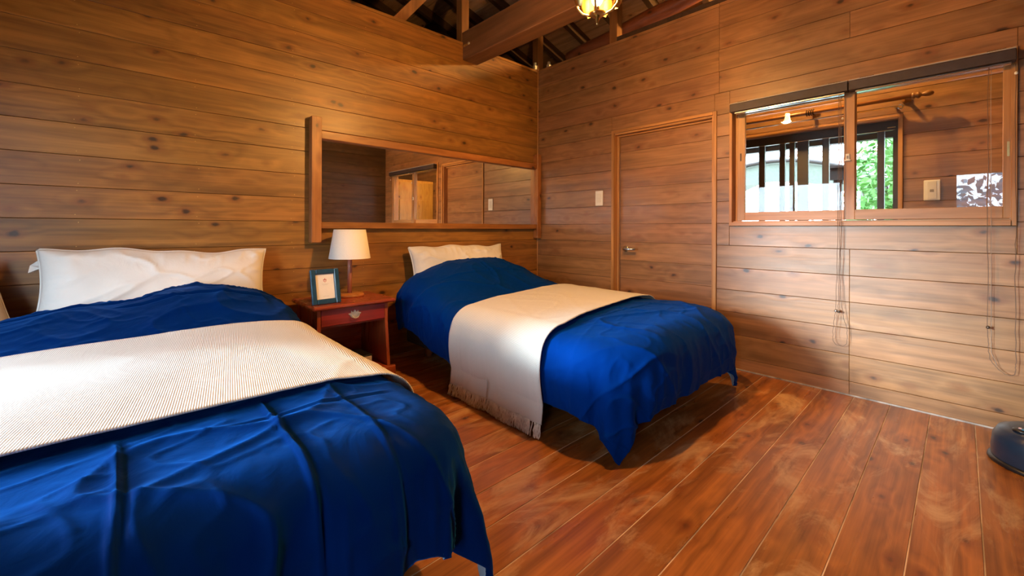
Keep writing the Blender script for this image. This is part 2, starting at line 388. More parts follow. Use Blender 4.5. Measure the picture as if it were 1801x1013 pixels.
def planked(wall, d, face, a0, a1, m, inward, joints=lambda i: [], holes=(), zs=ZS):
    for i, (z0, z1) in enumerate(zip(zs, zs[1:])):
        cuts = sorted({a0, a1, *[j for j in joints(i) if a0 < j < a1]})
        for p, q in zip(cuts, cuts[1:]):
            rects = [(p, q, z0, z1)]
            for (h0, h1, hz0, hz1) in holes:
                nr = []
                for (u0, u1, v0, v1) in rects:
                    if u1 <= h0 or u0 >= h1 or v1 <= hz0 or v0 >= hz1: nr.append((u0, u1, v0, v1)); continue
                    if u0 < h0: nr.append((u0, h0, v0, v1))
                    if u1 > h1: nr.append((h1, u1, v0, v1))
                    m0, m1 = max(u0, h0), min(u1, h1)
                    if v0 < hz0 - 0.012: nr.append((m0, m1, v0, hz0))
                    if v1 > hz1 + 0.012: nr.append((m0, m1, hz1, v1))
                rects = nr
            for r in rects:
                if r[1] - r[0] > 0.015: plank_run(wall, d, face, *r, m, inward)
def backing(name, d, f0, f1, a0, a1, z0, z1, holes=()):
    us = sorted({a0, a1, *[h for H in holes for h in H[:2]]}); vs = sorted({z0, z1, *[h for H in holes for h in H[2:]]})
    bm = bmesh.new()
    for u0, u1 in zip(us, us[1:]):
        for v0, v1 in zip(vs, vs[1:]):
            cu, cv = (u0 + u1) / 2, (v0 + v1) / 2
            if any(H[0] < cu < H[1] and H[2] < cv < H[3] for H in holes): continue
            if d == 'X': box(bm, u0, u1, f0, f1, v0, v1)
            else: box(bm, f0, f1, u0, u1, v0, v1)
    return tagk(obj(name, bm, m_backing), 'structure')

# wall with the mirror (y = 0)
wall_back = backing('wall_back', 'X', 0.0135, 0.12, WX - 0.15, 0.95, 0, TOP)
planked(wall_back, 'X', 0.0, WX, 0.0, m_wall, -1)
bm = bmesh.new()
for nx in (-3.70, -3.165, -2.60, -2.06, -1.52):
    for z in ZS[1:-1]:
        for dz in (-0.022, 0.022):
            lathe([(0.0, -0.0016), (0.0022, -0.001), (0.0022, 0.0)], 6, (nx + random.uniform(-.012, .012), 0.0, z + dz + random.uniform(-.004, .004)), bm, 'Y')
o = obj('nail_heads', bm, m_nail, wall_back); tagk(o, 'stuff')
# wall with the door and the window (x = 0)
DOOR = (-1.972, -1.000, 0.0, 2.052); WIN = (-3.548, -2.088, 1.122, 2.090)
wall_right = backing('wall_right', 'Y', 0.0135, 0.11, YS - 0.15, 0.0135, 0, TOP, [DOOR, WIN])
def jB(i):
    z = ZS[i]
    if z < 0.94: return [-1.992, -2.838]
    if z < 1.1: return [-1.992]
    if z < 2.05: return []
    return [-2.005, -2.836] if i % 2 == 0 else [-2.008]
planked(wall_right, 'Y', 0.0, YS, 0.0, m_wallY, -1, jB, [DOOR, WIN])
# the walls behind the camera
W1 = (-2.10, -0.85, 0.50, 1.85); W2 = (-3.80, -3.27, 0.50, 1.85)
wall_front = backing('wall_front', 'X', YS - 0.12, YS - 0.0135, WX - 0.15, 0.0135, 0, 4.6)
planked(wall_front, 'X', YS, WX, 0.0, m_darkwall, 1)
wall_left = backing('wall_left', 'Y', WX - 0.12, WX - 0.0135, YS - 0.12, 3.0, 0, 4.9, [W1, W2])
planked(wall_left, 'Y', WX, YS, 0.0, m_wallY, 1, lambda i: [-2.0], [W1, W2])
# skirting strip along the wall with the window, corner bead
b = obj('baseboard_right', BX(-0.006, 0.0, YS, -0.0, 0.0, 0.010, 0.001), m_scuff); tagk(b, 'structure')
c = obj('trim_1', BX(-0.010, -0.0005, -0.010, -0.0005, 0.0, TOP, 0.002), m_trimZ); tagk(c, 'structure')

# ------------------------------------------------------------------ setting: open roof
ZR, SL = 3.35, 0.30
def rz(x): return ZR - SL * x
ceiling = obj('ceiling', prism(bmesh.new(), [(-4.7, rz(-4.7) + 0.135), (1.02, rz(1.02) + 0.135), (1.02, rz(1.02) + 0.165), (-4.7, rz(-4.7) + 0.165)], 'Y', -4.2, 3.0), m_backing)
tagk(ceiling, 'structure')
ang = math.atan(SL)
bw = 0.185; x = 1.0; me_b = mesh_from('roof_board', BX(-bw / 2 + 0.002, bw / 2 - 0.002, -3.6, 3.6, -0.008, 0.008, 0.002), m_sheath)
while x > -4.6:
    o = link('board', me_b, ceiling); o.location = Vector((x, -0.6, rz(x) + 0.118)) - wpos(ceiling); o.rotation_euler = (0, ang, 0); x -= bw * math.cos(ang)
me_r = mesh_from('rafter', BX(-2.98, 2.98, -0.03, 0.03, -0.05, 0.05, 0.003), m_raft)
for y in np.arange(-3.75, 3.0, 0.455):
    o = link('rafter', me_r, ceiling); o.location = Vector((-1.80, y + 0.22, rz(-1.80) + 0.055)) - wpos(ceiling); o.rotation_euler = (0, ang, 0)
# great tie beam running out of the mirror wall
beam = obj('tie_beam', BX(-1.070, -0.885, YS + 0.01, 0.10, 2.742, 3.02, 0.006), m_beam, ceiling)
bt = obj('bolt_plate', BX(-1.0735, -1.0700, -0.115, -0.012, 2.866, 2.886, 0.001), m_brass, beam)
bm = lathe([(0, -0.012), (0.012, -0.010), (0.012, 0)], 6, (-1.0735, -0.10, 2.876), None, 'X'); obj('bolt_head', bm, m_silver, beam)
# posts above the walls, brace, plate
obj('post', BX(-1.075, -0.985, 0.015, 0.105, 2.92, rz(-1.03) + 0.02, 0.004), m_post, ceiling)
obj('post', BX(0.015, 0.105, 0.015, 0.105, 2.92, rz(0.06) + 0.02, 0.004), m_post, ceiling)
obj('post', BX(0.015, 0.105, -1.045, -0.955, 2.92, rz(0.06) + 0.02, 0.004), m_post, ceiling)
bm = prism(bmesh.new(), [(-1.80, 2.92), (-1.69, 2.92), (-1.18, 3.55), (-1.29, 3.55)], 'Y', 0.02, 0.10); obj('brace', bm, m_post, ceiling)
bm = bmesh.new(); pts = [(0.20, -0.30 - 0.25 * i, 3.02 + 0.028 * i + 0.006 * math.sin(i * 2.1)) for i in range(14)]
tube(bm, pts, 0.075, 12); obj('log', bm, m_log, ceiling, True)
obj('wall_plate', BX(0.0, 0.12, -3.9, -1.05, 2.92, 2.96), m_raft, ceiling)
# steel hold-down brackets at the corner
for (bx, by) in ((-0.035, -0.012), (0.06, -0.14)):
    br = thing('steel_bracket', 'small steel hold-down bracket at the foot of the corner post' if bx < 0 else 'small steel bolt nut on the wall top right of the corner post', 'bracket', (bx + 0.02, by + 0.045, 2.921))
    obj('base_plate', BX(-0.05, 0.05, -0.03, 0.03, 0, 0.005, 0.001) if bx < 0 else BX(-0.03, 0.03, -0.03, 0.03, 0, 0.005, 0.001), m_chrome, br, local=True)
    obj('nut', lathe([(0, 0.0), (0.026, 0.002), (0.028, 0.05), (0.018, 0.06), (0.018, 0.085), (0, 0.09)], 8, (0, 0, 0.005)), m_silver, br, local=True)
# ceiling over the neighbouring rooms so no daylight leaks in (boards, out of sight)
bm = BX(WX - 0.15, 0.95, 0.125, 3.0, 2.74, 2.80); tagk(obj('ceiling', bm, m_backing), 'structure')
bm = BX(WX - 0.15, 0.95, 2.95, 3.05, 2.7, 5.0); tagk(obj('wall_attic', bm, m_sheath), 'structure')

# ------------------------------------------------------------------ door_1
dr = bpy.data.objects.new('door_1', None); COL.objects.link(dr); dr.location = (0.03, -1.486, 0); tagk(dr, 'structure')
obj('door_trim', BX(-0.014, 0.004, -1.030, -1.002, 0.001, 2.050, 0.002), m_trimZ, dr)
obj('door_trim', BX(-0.014, 0.004, -1.992, -1.964, 0.001, 2.050, 0.002), m_trimZ, dr)
obj('door_trim', BX(-0.014, 0.004, -1.963, -1.031, 2.024, 2.050, 0.002), m_trimY, dr)
obj('jamb', BX(0.0045, 0.10, -1.030, -1.006, 0.001, 2.040, 0.001), m_trimZ, dr)
obj('jamb', BX(0.0045, 0.10, -1.970, -1.950, 0.001, 2.040, 0.001), m_trimZ, dr)
obj('jamb', BX(0.0045, 0.10, -1.949, -1.031, 2.006, 2.040, 0.001), m_trimY, dr)
obj('stop', BX(0.045, 0.066, -1.050, -1.031, 0.001, 2.005, 0.001), m_trimZ, dr)
obj('stop', BX(0.045, 0.066, -1.949, -1.051, 1.990, 2.005, 0.001), m_trimY, dr)
leaf = obj('door_leaf', BX(0.083, 0.108, -1.948, -1.053, 0.008, 1.988), m_backing, dr)
dz = [0.008] + [z for z in ZS[1:] if z < 1.95] + [1.988]
for z0, z1 in zip(dz, dz[1:]):
    ln = 0.895; bm = BX(-ln / 2, ln / 2, -0.006, 0.006, -(z1 - z0) / 2 + 0.0007, (z1 - z0) / 2 - 0.0007, 0.0012)
    o = link('board', mesh_from('board', bm, m_wallY), leaf); o.location = Vector((0.0765, -1.5005, (z0 + z1) / 2)) - wpos(leaf); o.rotation_euler = (0, 0, PI / 2)
hd = obj('lever_handle', lathe([(0, -0.010), (0.028, -0.010), (0.030, -0.006), (0.030, 0.0)], 20, (0.0702, -1.118, 0.902), None, 'X'), m_steel, leaf, True)
bm = bmesh.new(); tube(bm, [(0.062, -1.118, 0.902), (0.022, -1.118, 0.902), (0.014, -1.124, 0.902), (0.012, -1.145, 0.902), (0.014, -1.245, 0.903)], 0.012, 10); obj('lever', bm, m_steel, leaf, True)
for z in (1.78, 1.28, 0.22): obj('hinge', BX(0.03, 0.05, -1.9535, -1.9502, z - 0.04, z + 0.04, 0.001), m_silver, dr)

# ------------------------------------------------------------------ window_1: two sliding sashes in a wooden frame
wn = bpy.data.objects.new('window_1', None); COL.objects.link(wn); wn.location = (0.04, -2.818, 1.122); tagk(wn, 'structure')
y0, y1, z0, z1 = WIN
obj('window_frame', BX(-0.012, 0.10, y1 - 0.022, y1 - 0.0005, z0 + 0.0005, z1 - 0.0005, 0.002), m_trimZ, wn)
obj('window_frame', BX(-0.012, 0.10, y0 + 0.0005, y0 + 0.022, z0 + 0.0005, z1 - 0.0005, 0.002), m_trimZ, wn)
obj('window_frame', BX(-0.012, 0.10, y0 + 0.0225, y1 - 0.0225, z1 - 0.035, z1 - 0.0005, 0.002), m_trimY, wn)
obj('window_sill', BX(-0.020, 0.10, y0 + 0.0225, y1 - 0.0225, z0 + 0.0005, z0 + 0.030, 0.002), m_trimY, wn)
obj('track', BX(0.018, 0.024, y0 + 0.0225, y1 - 0.0225, z0 + 0.0305, z0 + 0.038), m_trimY, wn)
def sash(xa, xb, ya, yb, za, zb, sl, sr, rb, rt_):
    s = bpy.data.objects.new('sash', None); COL.objects.link(s); s.parent = wn; s.location = Vector(((xa + xb) / 2, (ya + yb) / 2, za)) - wpos(wn)
    obj('stile', BX(xa, xb, yb - sl, yb, za, zb, 0.002), m_trimZ, s); obj('stile', BX(xa, xb, ya, ya + sr, za, zb, 0.002), m_trimZ, s)
    obj('rail', BX(xa, xb, ya + sr, yb - sl, za, za + rb, 0.002), m_trimY, s); obj('rail', BX(xa, xb, ya + sr, yb - sl, zb - rt_, zb, 0.002), m_trimY, s)
    xm = (xa + xb) / 2
    obj('glass_pane', BX(xm - 0.002, xm + 0.002, ya + sr - 0.004, yb - sl + 0.004, za + rb - 0.004, zb - rt_ + 0.004), m_glass, s)
    return s
obj('channel', BX(0.062, 0.098, -2.150, -2.1105, 1.153, 2.054, 0.001), m_trimZ, wn)
s1 = sash(0.030, 0.058, -2.866, -2.140, 1.163, 2.050, 0.050, 0.058, 0.066, 0.060)
s2 = sash(0.000, 0.028, -3.535, -2.806, 1.163, 2.050, 0.057, 0.038, 0.066, 0.060)
obj('pull', BX(0.0285, 0.0298, -2.166, -2.156, 1.63, 1.69, 0.0005), m_bead, s1)
obj('pull', BX(-0.0015, -0.0002, -3.521, -3.511, 1.50, 1.58, 0.0005), m_brass, s2)
lt = obj('latch', BX(-0.010, -0.0003, -2.838, -2.816, 1.560, 1.600, 0.003), m_white, s2)
obj('latch_tongue', BX(-0.014, -0.0105, -2.832, -2.822, 1.566, 1.586, 0.001), m_grey, s2)
obj('latch_lip', BX(-0.016, -0.0003, -2.843, -2.811, 1.552, 1.5595, 0.001), m_white, s2)

# ------------------------------------------------------------------ blinds, drawn up into their boxes
def blind(ya, yb, label, cords):
    cy_ = (ya + yb) / 2
    t = thing('pleated_blind', label, 'blind', (-0.045, cy_, 1.985), group=None)
    obj('head_box', BX(-0.075, -0.014, ya, yb, 2.000, 2.060, 0.003), m_blind, t)
    obj('top_rail', BX(-0.078, -0.013, ya, yb, 2.0605, 2.068, 0.002), m_blindrail, t)
    obj('bottom_rail', BX(-0.066, -0.024, ya + 0.015, yb - 0.03, 1.984, 1.9985, 0.004), m_steel, t)
    for b_ in (ya + 0.07, yb - 0.09): obj('bracket', BX(-0.070, -0.014, b_ - 0.035, b_ + 0.035, 2.0685, 2.0725, 0.001), m_chrome, t)
    for pts, r, mm in cords:
        bm = bmesh.new(); tube(bm, pts, r, 5); obj('pull_cord', bm, mm, t, True)
    return t
def wob(pts, amp=0.0025, n=8):
    out = []
    for a, b in zip(pts, pts[1:]):
        for k in range(n):
            f = k / n; out.append((a[0] + (b[0] - a[0]) * f, a[1] + (b[1] - a[1]) * f + random.uniform(-amp, amp), a[2] + (b[2] - a[2]) * f))
    out.append(pts[-1]); return out
xc_ = -0.040
loop = [(xc_, -2.786, 1.985), (xc_, -2.782, 1.11), (xc_, -2.776, 0.78), (xc_, -2.772, 0.56), (xc_, -2.758, 0.42), (xc_, -2.757, 0.355), (xc_, -2.775, 0.330), (xc_, -2.81, 0.325), (xc_, -2.833, 0.35), (xc_, -2.833, 0.44), (xc_, -2.812, 0.52), (xc_, -2.803, 0.62), (xc_, -2.792, 0.78), (xc_, -2.799, 1.11), (xc_, -2.798, 1.985)]
loop2 = [(xc_ - 0.006, -2.790, 1.985), (xc_ - 0.006, -2.793, 1.0), (xc_ - 0.006, -2.787, 0.80), (xc_ - 0.006, -2.788, 0.62), (xc_ - 0.006, -2.778, 0.50), (xc_ - 0.006, -2.770, 0.37)]
bl1 = blind(-2.836, -2.112, 'dark brown pleated blind drawn up over the left window sash', [(wob(loop), 0.0016, m_cord), (wob(loop2), 0.0014, m_cord)])
obj('cord_bead', lathe([(0, -0.010), (0.008, -0.007), (0.010, 0), (0.007, 0.008), (0, 0.011)], 10, (xc_ - 0.012, -2.775, 0.558)), m_steel, bl1, True)
obj('cord_bead', lathe([(0, -0.008), (0.007, -0.005), (0.008, 0), (0.006, 0.006), (0, 0.009)], 10, (xc_ - 0.004, -2.790, 0.552)), m_bead, bl1, True)
obj('cord_bead', lathe([(0, -0.007), (0.007, -0.004), (0.007, 0.003), (0, 0.009)], 10, (xc_ - 0.004, -2.806, 1.83)), m_white, bl1, True)
ra = [(xc_, -3.442, 1.985), (xc_, -3.442, 1.15), (xc_, -3.443, 0.56), (xc_, -3.446, 0.44), (xc_, -3.452, 0.385), (xc_, -3.478, 0.345), (xc_, -3.505, 0.322), (xc_, -3.525, 0.318), (xc_, -3.541, 0.330), (xc_, -3.543, 0.40), (xc_, -3.539, 0.81), (xc_, -3.541, 1.15), (xc_, -3.539, 1.985)]
ra2 = [(xc_ + 0.008, -3.452, 1.985), (xc_ + 0.008, -3.455, 0.56), (xc_ + 0.008, -3.456, 0.43), (xc_ + 0.008, -3.478, 0.358)]
bl2 = blind(-3.540, -2.840, 'dark brown pleated blind drawn up over the right window sash', [(wob(ra), 0.0016, m_cord), (wob(ra2, 0.001), 0.0010, m_cordpale)])
obj('cord_bead', lathe([(0, -0.009), (0.008, -0.006), (0.009, 0), (0.006, 0.007), (0, 0.010)], 10, (xc_ - 0.004, -3.444, 0.564)), m_bead, bl2, True)
obj('cord_bead', lathe([(0, -0.009), (0.007, -0.005), (0.007, 0.004), (0, 0.010)], 10, (xc_ - 0.004, -3.540, 1.935)), m_white, bl2, True)

# ------------------------------------------------------------------ light switch by the door
sw = thing('light_switch', 'white double rocker light switch on the plank wall beside the door', 'light switch', (0, -0.8565, 1.40))
obj('cover_plate', BX(-0.010, -0.0002, -0.9010, -0.8120, 1.326, 1.476, 0.003), m_white, sw)
obj('rocker', BX(-0.0135, -0.0102, -0.878, -0.835, 1.403, 1.445, 0.001), m_switch, sw)
obj('rocker', BX(-0.0135, -0.0102, -0.878, -0.835, 1.358, 1.400, 0.001), m_switch, sw)

# ------------------------------------------------------------------ long mirror
mi = thing('wall_mirror', 'long wooden framed mirror mounted across the plank wall above the nightstand', 'mirror', (-1.25, -0.035, 0.985))
obj('post', BX(-2.492, -2.420, -0.070, -0.0005, 0.985, 1.925, 0.003), m_mirZ, mi)
obj('post', BX(-0.072, -0.013, -0.070, -0.0005, 0.985, 1.935, 0.003), m_mirZ, mi)
obj('top_rail', BX(-2.4195, -0.0725, -0.055, -0.0005, 1.768, 1.828, 0.003), m_mirX, mi)
obj('bottom_rail', BX(-2.4195, -0.0725, -0.055, -0.0005, 1.090, 1.140, 0.003), m_mirX, mi)
obj('mirror_glass', BX(-2.4190, -0.0730, -0.012, -0.0005, 1.1405, 1.7675), m_mirror, mi)
obj('mirror_bevel', BX(-2.4190, -0.0730, -0.016, -0.0122, 1.762, 1.7676), m_chrome, mi)

# ------------------------------------------------------------------ ceiling lamp (warm bulb in a glass bowl held by brass straps)
LX, LY, LZ = -1.70, -2.035, 2.305
cl = thing('ceiling_lamp', 'brass pendant lamp with a clear glass bowl and glowing bulb under the roof', 'ceiling lamp', (LX, LY, LZ))
obj('bulb', lathe([(0, -0.035), (0.02, -0.03), (0.03, -0.01), (0.03, 0.008), (0.018, 0.035), (0.012, 0.05), (0, 0.05)], 16, (0, 0, 0)), m_bulb, cl, True, True)
obj('socket', lathe([(0, 0.05), (0.018, 0.051), (0.020, 0.10), (0.032, 0.105), (0.034, 0.13), (0, 0.135)], 16), m_brass, cl, True, True)
bowl = lathe([(0.018, -0.088), (0.045, -0.083), (0.075, -0.06), (0.092, -0.02), (0.098, 0.03), (0.095, 0.06)], 28)
obj('glass_bowl', bowl, m_bowl, cl, True, True)
bm = bmesh.new()
tube(bm, [(0.104 * math.cos(a), 0.104 * math.sin(a), 0.06) for a in np.linspace(0, 2 * PI, 29)], 0.006, 6); obj('bowl_ring', bm, m_brass, cl, True, True)
bm = bmesh.new()
bm.free(); obj('bottom_shading_cup', lathe([(0, -0.094), (0.030, -0.092), (0.045, -0.080), (0.043, -0.079), (0.029, -0.089), (0, -0.0895)], 24), m_brass, cl, True, True)  # cup added and sized to dim the lamp light falling straight down
for k in range(4):
    a = k * PI / 2 + 0.5; bm = bmesh.new()
    pr = [(0.034, 0.118), (0.09, 0.115), (0.12, 0.085), (0.112, 0.05), (0.118, 0.01), (0.102, -0.04), (0.075, -0.072), (0.03, -0.09)]
    tube(bm, [(r * math.cos(a), r * math.sin(a), h) for r, h in pr], 0.006, 6); obj('strap', bm, m_brass, cl, True, True)
for az in (10, 64, 150, 203, 257, 312):  # brass leaves, spaced and widened to keep lamp light off parts of the walls
    bm = bmesh.new(); a0 = math.radians(az); rows = [(-0.055, 0.100, 6), (-0.03, 0.112, 15), (0.0, 0.118, 19), (0.035, 0.119, 18), (0.065, 0.117, 13), (0.09, 0.114, 16), (0.115, 0.106, 7)]
    vv = []
    for h_, r_, wd in [(p_, q_, w_ * (1.5 if az == 150 else 1.0)) for p_, q_, w_ in rows]:
        vv.append([[bm.verts.new(((r_ + dr_ + 0.008 * math.cos(3 * PI * q)) * math.cos(a0 + math.radians(wd) * q), (r_ + dr_ + 0.008 * math.cos(3 * PI * q)) * math.sin(a0 + math.radians(wd) * q), h_)) for q in (-1, -0.5, 0, 0.5, 1)] for dr_ in (0.0, 0.003)])
    for A_, B_ in zip(vv, vv[1:]):
        for k in range(2):
            for q in range(4): bm.faces.new((A_[k][q], A_[k][q + 1], B_[k][q + 1], B_[k][q]))
    obj('shading_leaf', bm, m_brass, cl, True, True)
obj('finial', lathe([(0, -0.090), (0.016, -0.092), (0.010, -0.102), (0.012, -0.112), (0.006, -0.128), (0.007, -0.136), (0, -0.142)], 12), m_brass, cl, True, True)
obj('stem', lathe([(0.008, 0.13), (0.008, rz(LX) - LZ - 0.02), (0.05, rz(LX) - LZ - 0.01), (0.05, rz(LX) - LZ + 0.008), (0, rz(LX) - LZ + 0.01)], 12), m_brass, cl, True, True)
pl = bpy.data.lights.new('lamp_light', 'POINT'); pl.energy = LAMP_W; pl.color = (1.0, 0.53, 0.15); pl.shadow_soft_size = 0.056
po = bpy.data.objects.new('lamp_light', pl); COL.objects.link(po); po.parent = cl; po.location = (0, 0, 0.0)

# ------------------------------------------------------------------ nightstand
ns = thing('nightstand', 'red mahogany nightstand with one drawer and an open shelf between the beds', 'nightstand', (-2.335, -0.30, 0))
X0, X1 = -2.622, -2.048
bm = bmesh.new(); box(bm, X0, X1, -0.520, -0.050, 0.558, 0.585, 0.009); obj('top', bm, m_mahog, ns)
prof = [(-0.055, 0.0), (-0.500, 0.0), (-0.512, 0.105), (-0.470, 0.42), (-0.470, 0.557), (-0.055, 0.557)]
obj('side_panel', prism(bmesh.new(), prof, 'X', X0 + 0.040, X0 + 0.062), m_mahogZ, ns)
obj('side_panel', prism(bmesh.new(), prof, 'X', X1 - 0.062, X1 - 0.040), m_mahogZ, ns)
obj('back_panel', BX(X0 + 0.0625, X1 - 0.0625, -0.066, -0.056, 0.105, 0.557), m_mahog, ns)
obj('plinth', BX(X0 + 0.012, X1 - 0.012, -0.545, -0.5125, 0.001, 0.105, 0.004), m_mahog, ns)
obj('shelf', BX(X0 + 0.0625, X1 - 0.0625, -0.5120, -0.0665, 0.085, 0.105, 0.002), m_mahog, ns)
obj('divider', BX(X0 + 0.0625, X1 - 0.0625, -0.452, -0.0665, 0.425, 0.440), m_mahog, ns)
dw = obj('drawer', BX(X0 + 0.064, X1 - 0.064, -0.474, -0.20, 0.4405, 0.555, 0.003), m_drawer, ns)
hx, hz = -2.335, 0.500
half = [(0.0, 0.030), (0.007, 0.024), (0.010, 0.014), (0.016, 0.016), (0.022, 0.026), (0.027, 0.018), (0.026, 0.008), (0.036, 0.010), (0.045, 0.006), (0.040, 0.0), (0.034, -0.004), (0.030, -0.014), (0.020, -0.022), (0.010, -0.026), (0.0, -0.028)]
poly = [(hx + u, hz + v) for u, v in half] + [(hx - u, hz + v) for u, v in half[-2:0:-1]]
obj('pull_plate', prism(bmesh.new(), poly, 'Y', -0.478, -0.4742), m_silver, dw)
bm = bmesh.new(); tube(bm, [(hx - 0.026, -0.479, hz + 0.002), (hx - 0.026, -0.492, hz - 0.004), (hx - 0.016, -0.496, hz - 0.020), (hx, -0.497, hz - 0.024), (hx + 0.016, -0.496, hz - 0.020), (hx + 0.026, -0.492, hz - 0.004), (hx + 0.026, -0.479, hz + 0.002)], 0.0035, 6); obj('bail_pull', bm, m_silver, dw, True)
bx_ = thing('storage_box', 'low grey box with a black lid lying on the open shelf of the nightstand', 'box', (-2.32, -0.33, 0.105), (0, 0, 0.06))
obj('body', BX(-0.13, 0.13, -0.10, 0.10, 0.0005, 0.066, 0.002), m_boxside, bx_, local=True)
obj('lid', BX(-0.132, 0.132, -0.102, 0.102, 0.0665, 0.078, 0.003), m_boxlid, bx_, local=True)

# ------------------------------------------------------------------ table lamp
tl = thing('table_lamp', 'table lamp with a white tapered shade and wooden stem on the nightstand', 'table lamp', (-2.262, -0.205, 0.5852))
obj('base', lathe([(0, 0.0), (0.098, 0.0), (0.102, 0.006), (0.102, 0.016), (0.097, 0.022), (0.02, 0.024), (0, 0.024)], 40), m_lampw, tl, True, True)
obj('stem', lathe([(0, 0.0245), (0.016, 0.0245), (0.016, 0.270), (0.008, 0.278), (0.0, 0.279)], 18), m_pole, tl, True, True)
obj('socket', lathe([(0.006, 0.278), (0.012, 0.283), (0.012, 0.32), (0.016, 0.325), (0.016, 0.37), (0, 0.372)], 14), m_chrome, tl, True, True)
sh = bmesh.new(); lathe([(0.148, 0.283), (0.1135, 0.498), (0.1105, 0.498), (0.145, 0.283), (0.148, 0.283)], 48, (0, 0, 0), sh); so = obj('lamp_shade', sh, m_shade, tl, True, True)
bm = bmesh.new()
for a in (0, 2 * PI / 3, 4 * PI / 3): tube(bm, [(0, 0, 0.372), (0.06 * math.cos(a), 0.06 * math.sin(a), 0.45), (0.112 * math.cos(a), 0.112 * math.sin(a), 0.490)], 0.0015, 4)
obj('shade_carrier', bm, m_chrome, tl, False, True)

# ------------------------------------------------------------------ picture frame
pf = thing('picture_frame', 'small navy picture frame with a printed card leaning on the nightstand', 'picture frame', (-2.510, -0.440, 0.5862), (math.radians(-12), 0, math.radians(4)))
w, h = 0.096, 0.235
def fb(x0, x1, z0, z1): return BX(x0, x1, -0.012, 0.008, z0, z1, 0.005)
obj('frame_side', fb(-w, -w + 0.034, 0.0, h), m_frame, pf, local=True); obj('frame_side', fb(w - 0.034, w, 0.0, h), m_frame, pf, local=True)
obj('frame_side', fb(-w + 0.0342, w - 0.0342, 0.0, 0.034), m_frame, pf, local=True); obj('frame_side', fb(-w + 0.0342, w - 0.0342, h - 0.034, h), m_frame, pf, local=True)
cdp = obj('card', BX(-w + 0.0345, w - 0.0345, 0.001, 0.003, 0.0345, h - 0.0345), m_card, pf, local=True)
bm = bmesh.new()
for a, r in ((90, .013), (30, .011), (150, .011), (210, .009), (330, .009), (270, .010), (60, .006), (120, .006)):
    a = math.radians(a); cxx, czz = r * 0.9 * math.cos(a), 0.158 + r * 0.9 * math.sin(a)
    prism(bm, [(cxx + 0.0032 * math.cos(q), czz + 0.0032 * math.sin(q)) for q in np.linspace(0, 2 * PI, 7)[:-1]], 'Y', 0.0002, 0.0009)
obj('red_emblem', bm, m_red, pf, local=True)
for z, l in ((0.134, 0.024), (0.128, 0.016), (0.052, 0.020)): obj('printed_line', BX(-l, l, 0.0003, 0.0009, z, z + 0.0014), m_print, pf, local=True)
obj('back_board', BX(-w + 0.006, w - 0.006, 0.0082, 0.012, 0.004, h - 0.006), m_black, pf, local=True)
obj('easel_leg', prism(bmesh.new(), [(0.0122, 0.16), (0.0122, 0.15), (0.075, 0.0195), (0.080, 0.0195)], 'X', -0.02, 0.02), m_black, pf, local=True)

# ------------------------------------------------------------------ beds
def bed(name, label, xa, xb, ya, yb, legx):
    t = thing(name, label, 'bed', ((xa + xb) / 2, (ya + yb) / 2, 0))
    obj('divan_base', BX(xa + 0.01, xb - 0.01, yb + 0.01, ya - 0.01, 0.13, 0.31, 0.01), m_divan, t)
    obj('mattress', BX(xa + 0.02, xb - 0.02, yb + 0.03, ya - 0.01, 0.311, 0.50, 0.035), m_mattress, t)
    for lx in legx:
        for ly in (ya - 0.12, yb + 0.10):
            obj('leg', lathe([(0, 0.0), (0.030, 0.0005), (0.033, 0.004), (0.040, 0.129), (0, 0.1295)], 18, (lx, ly, 0)), m_legw, t, True)
    return t

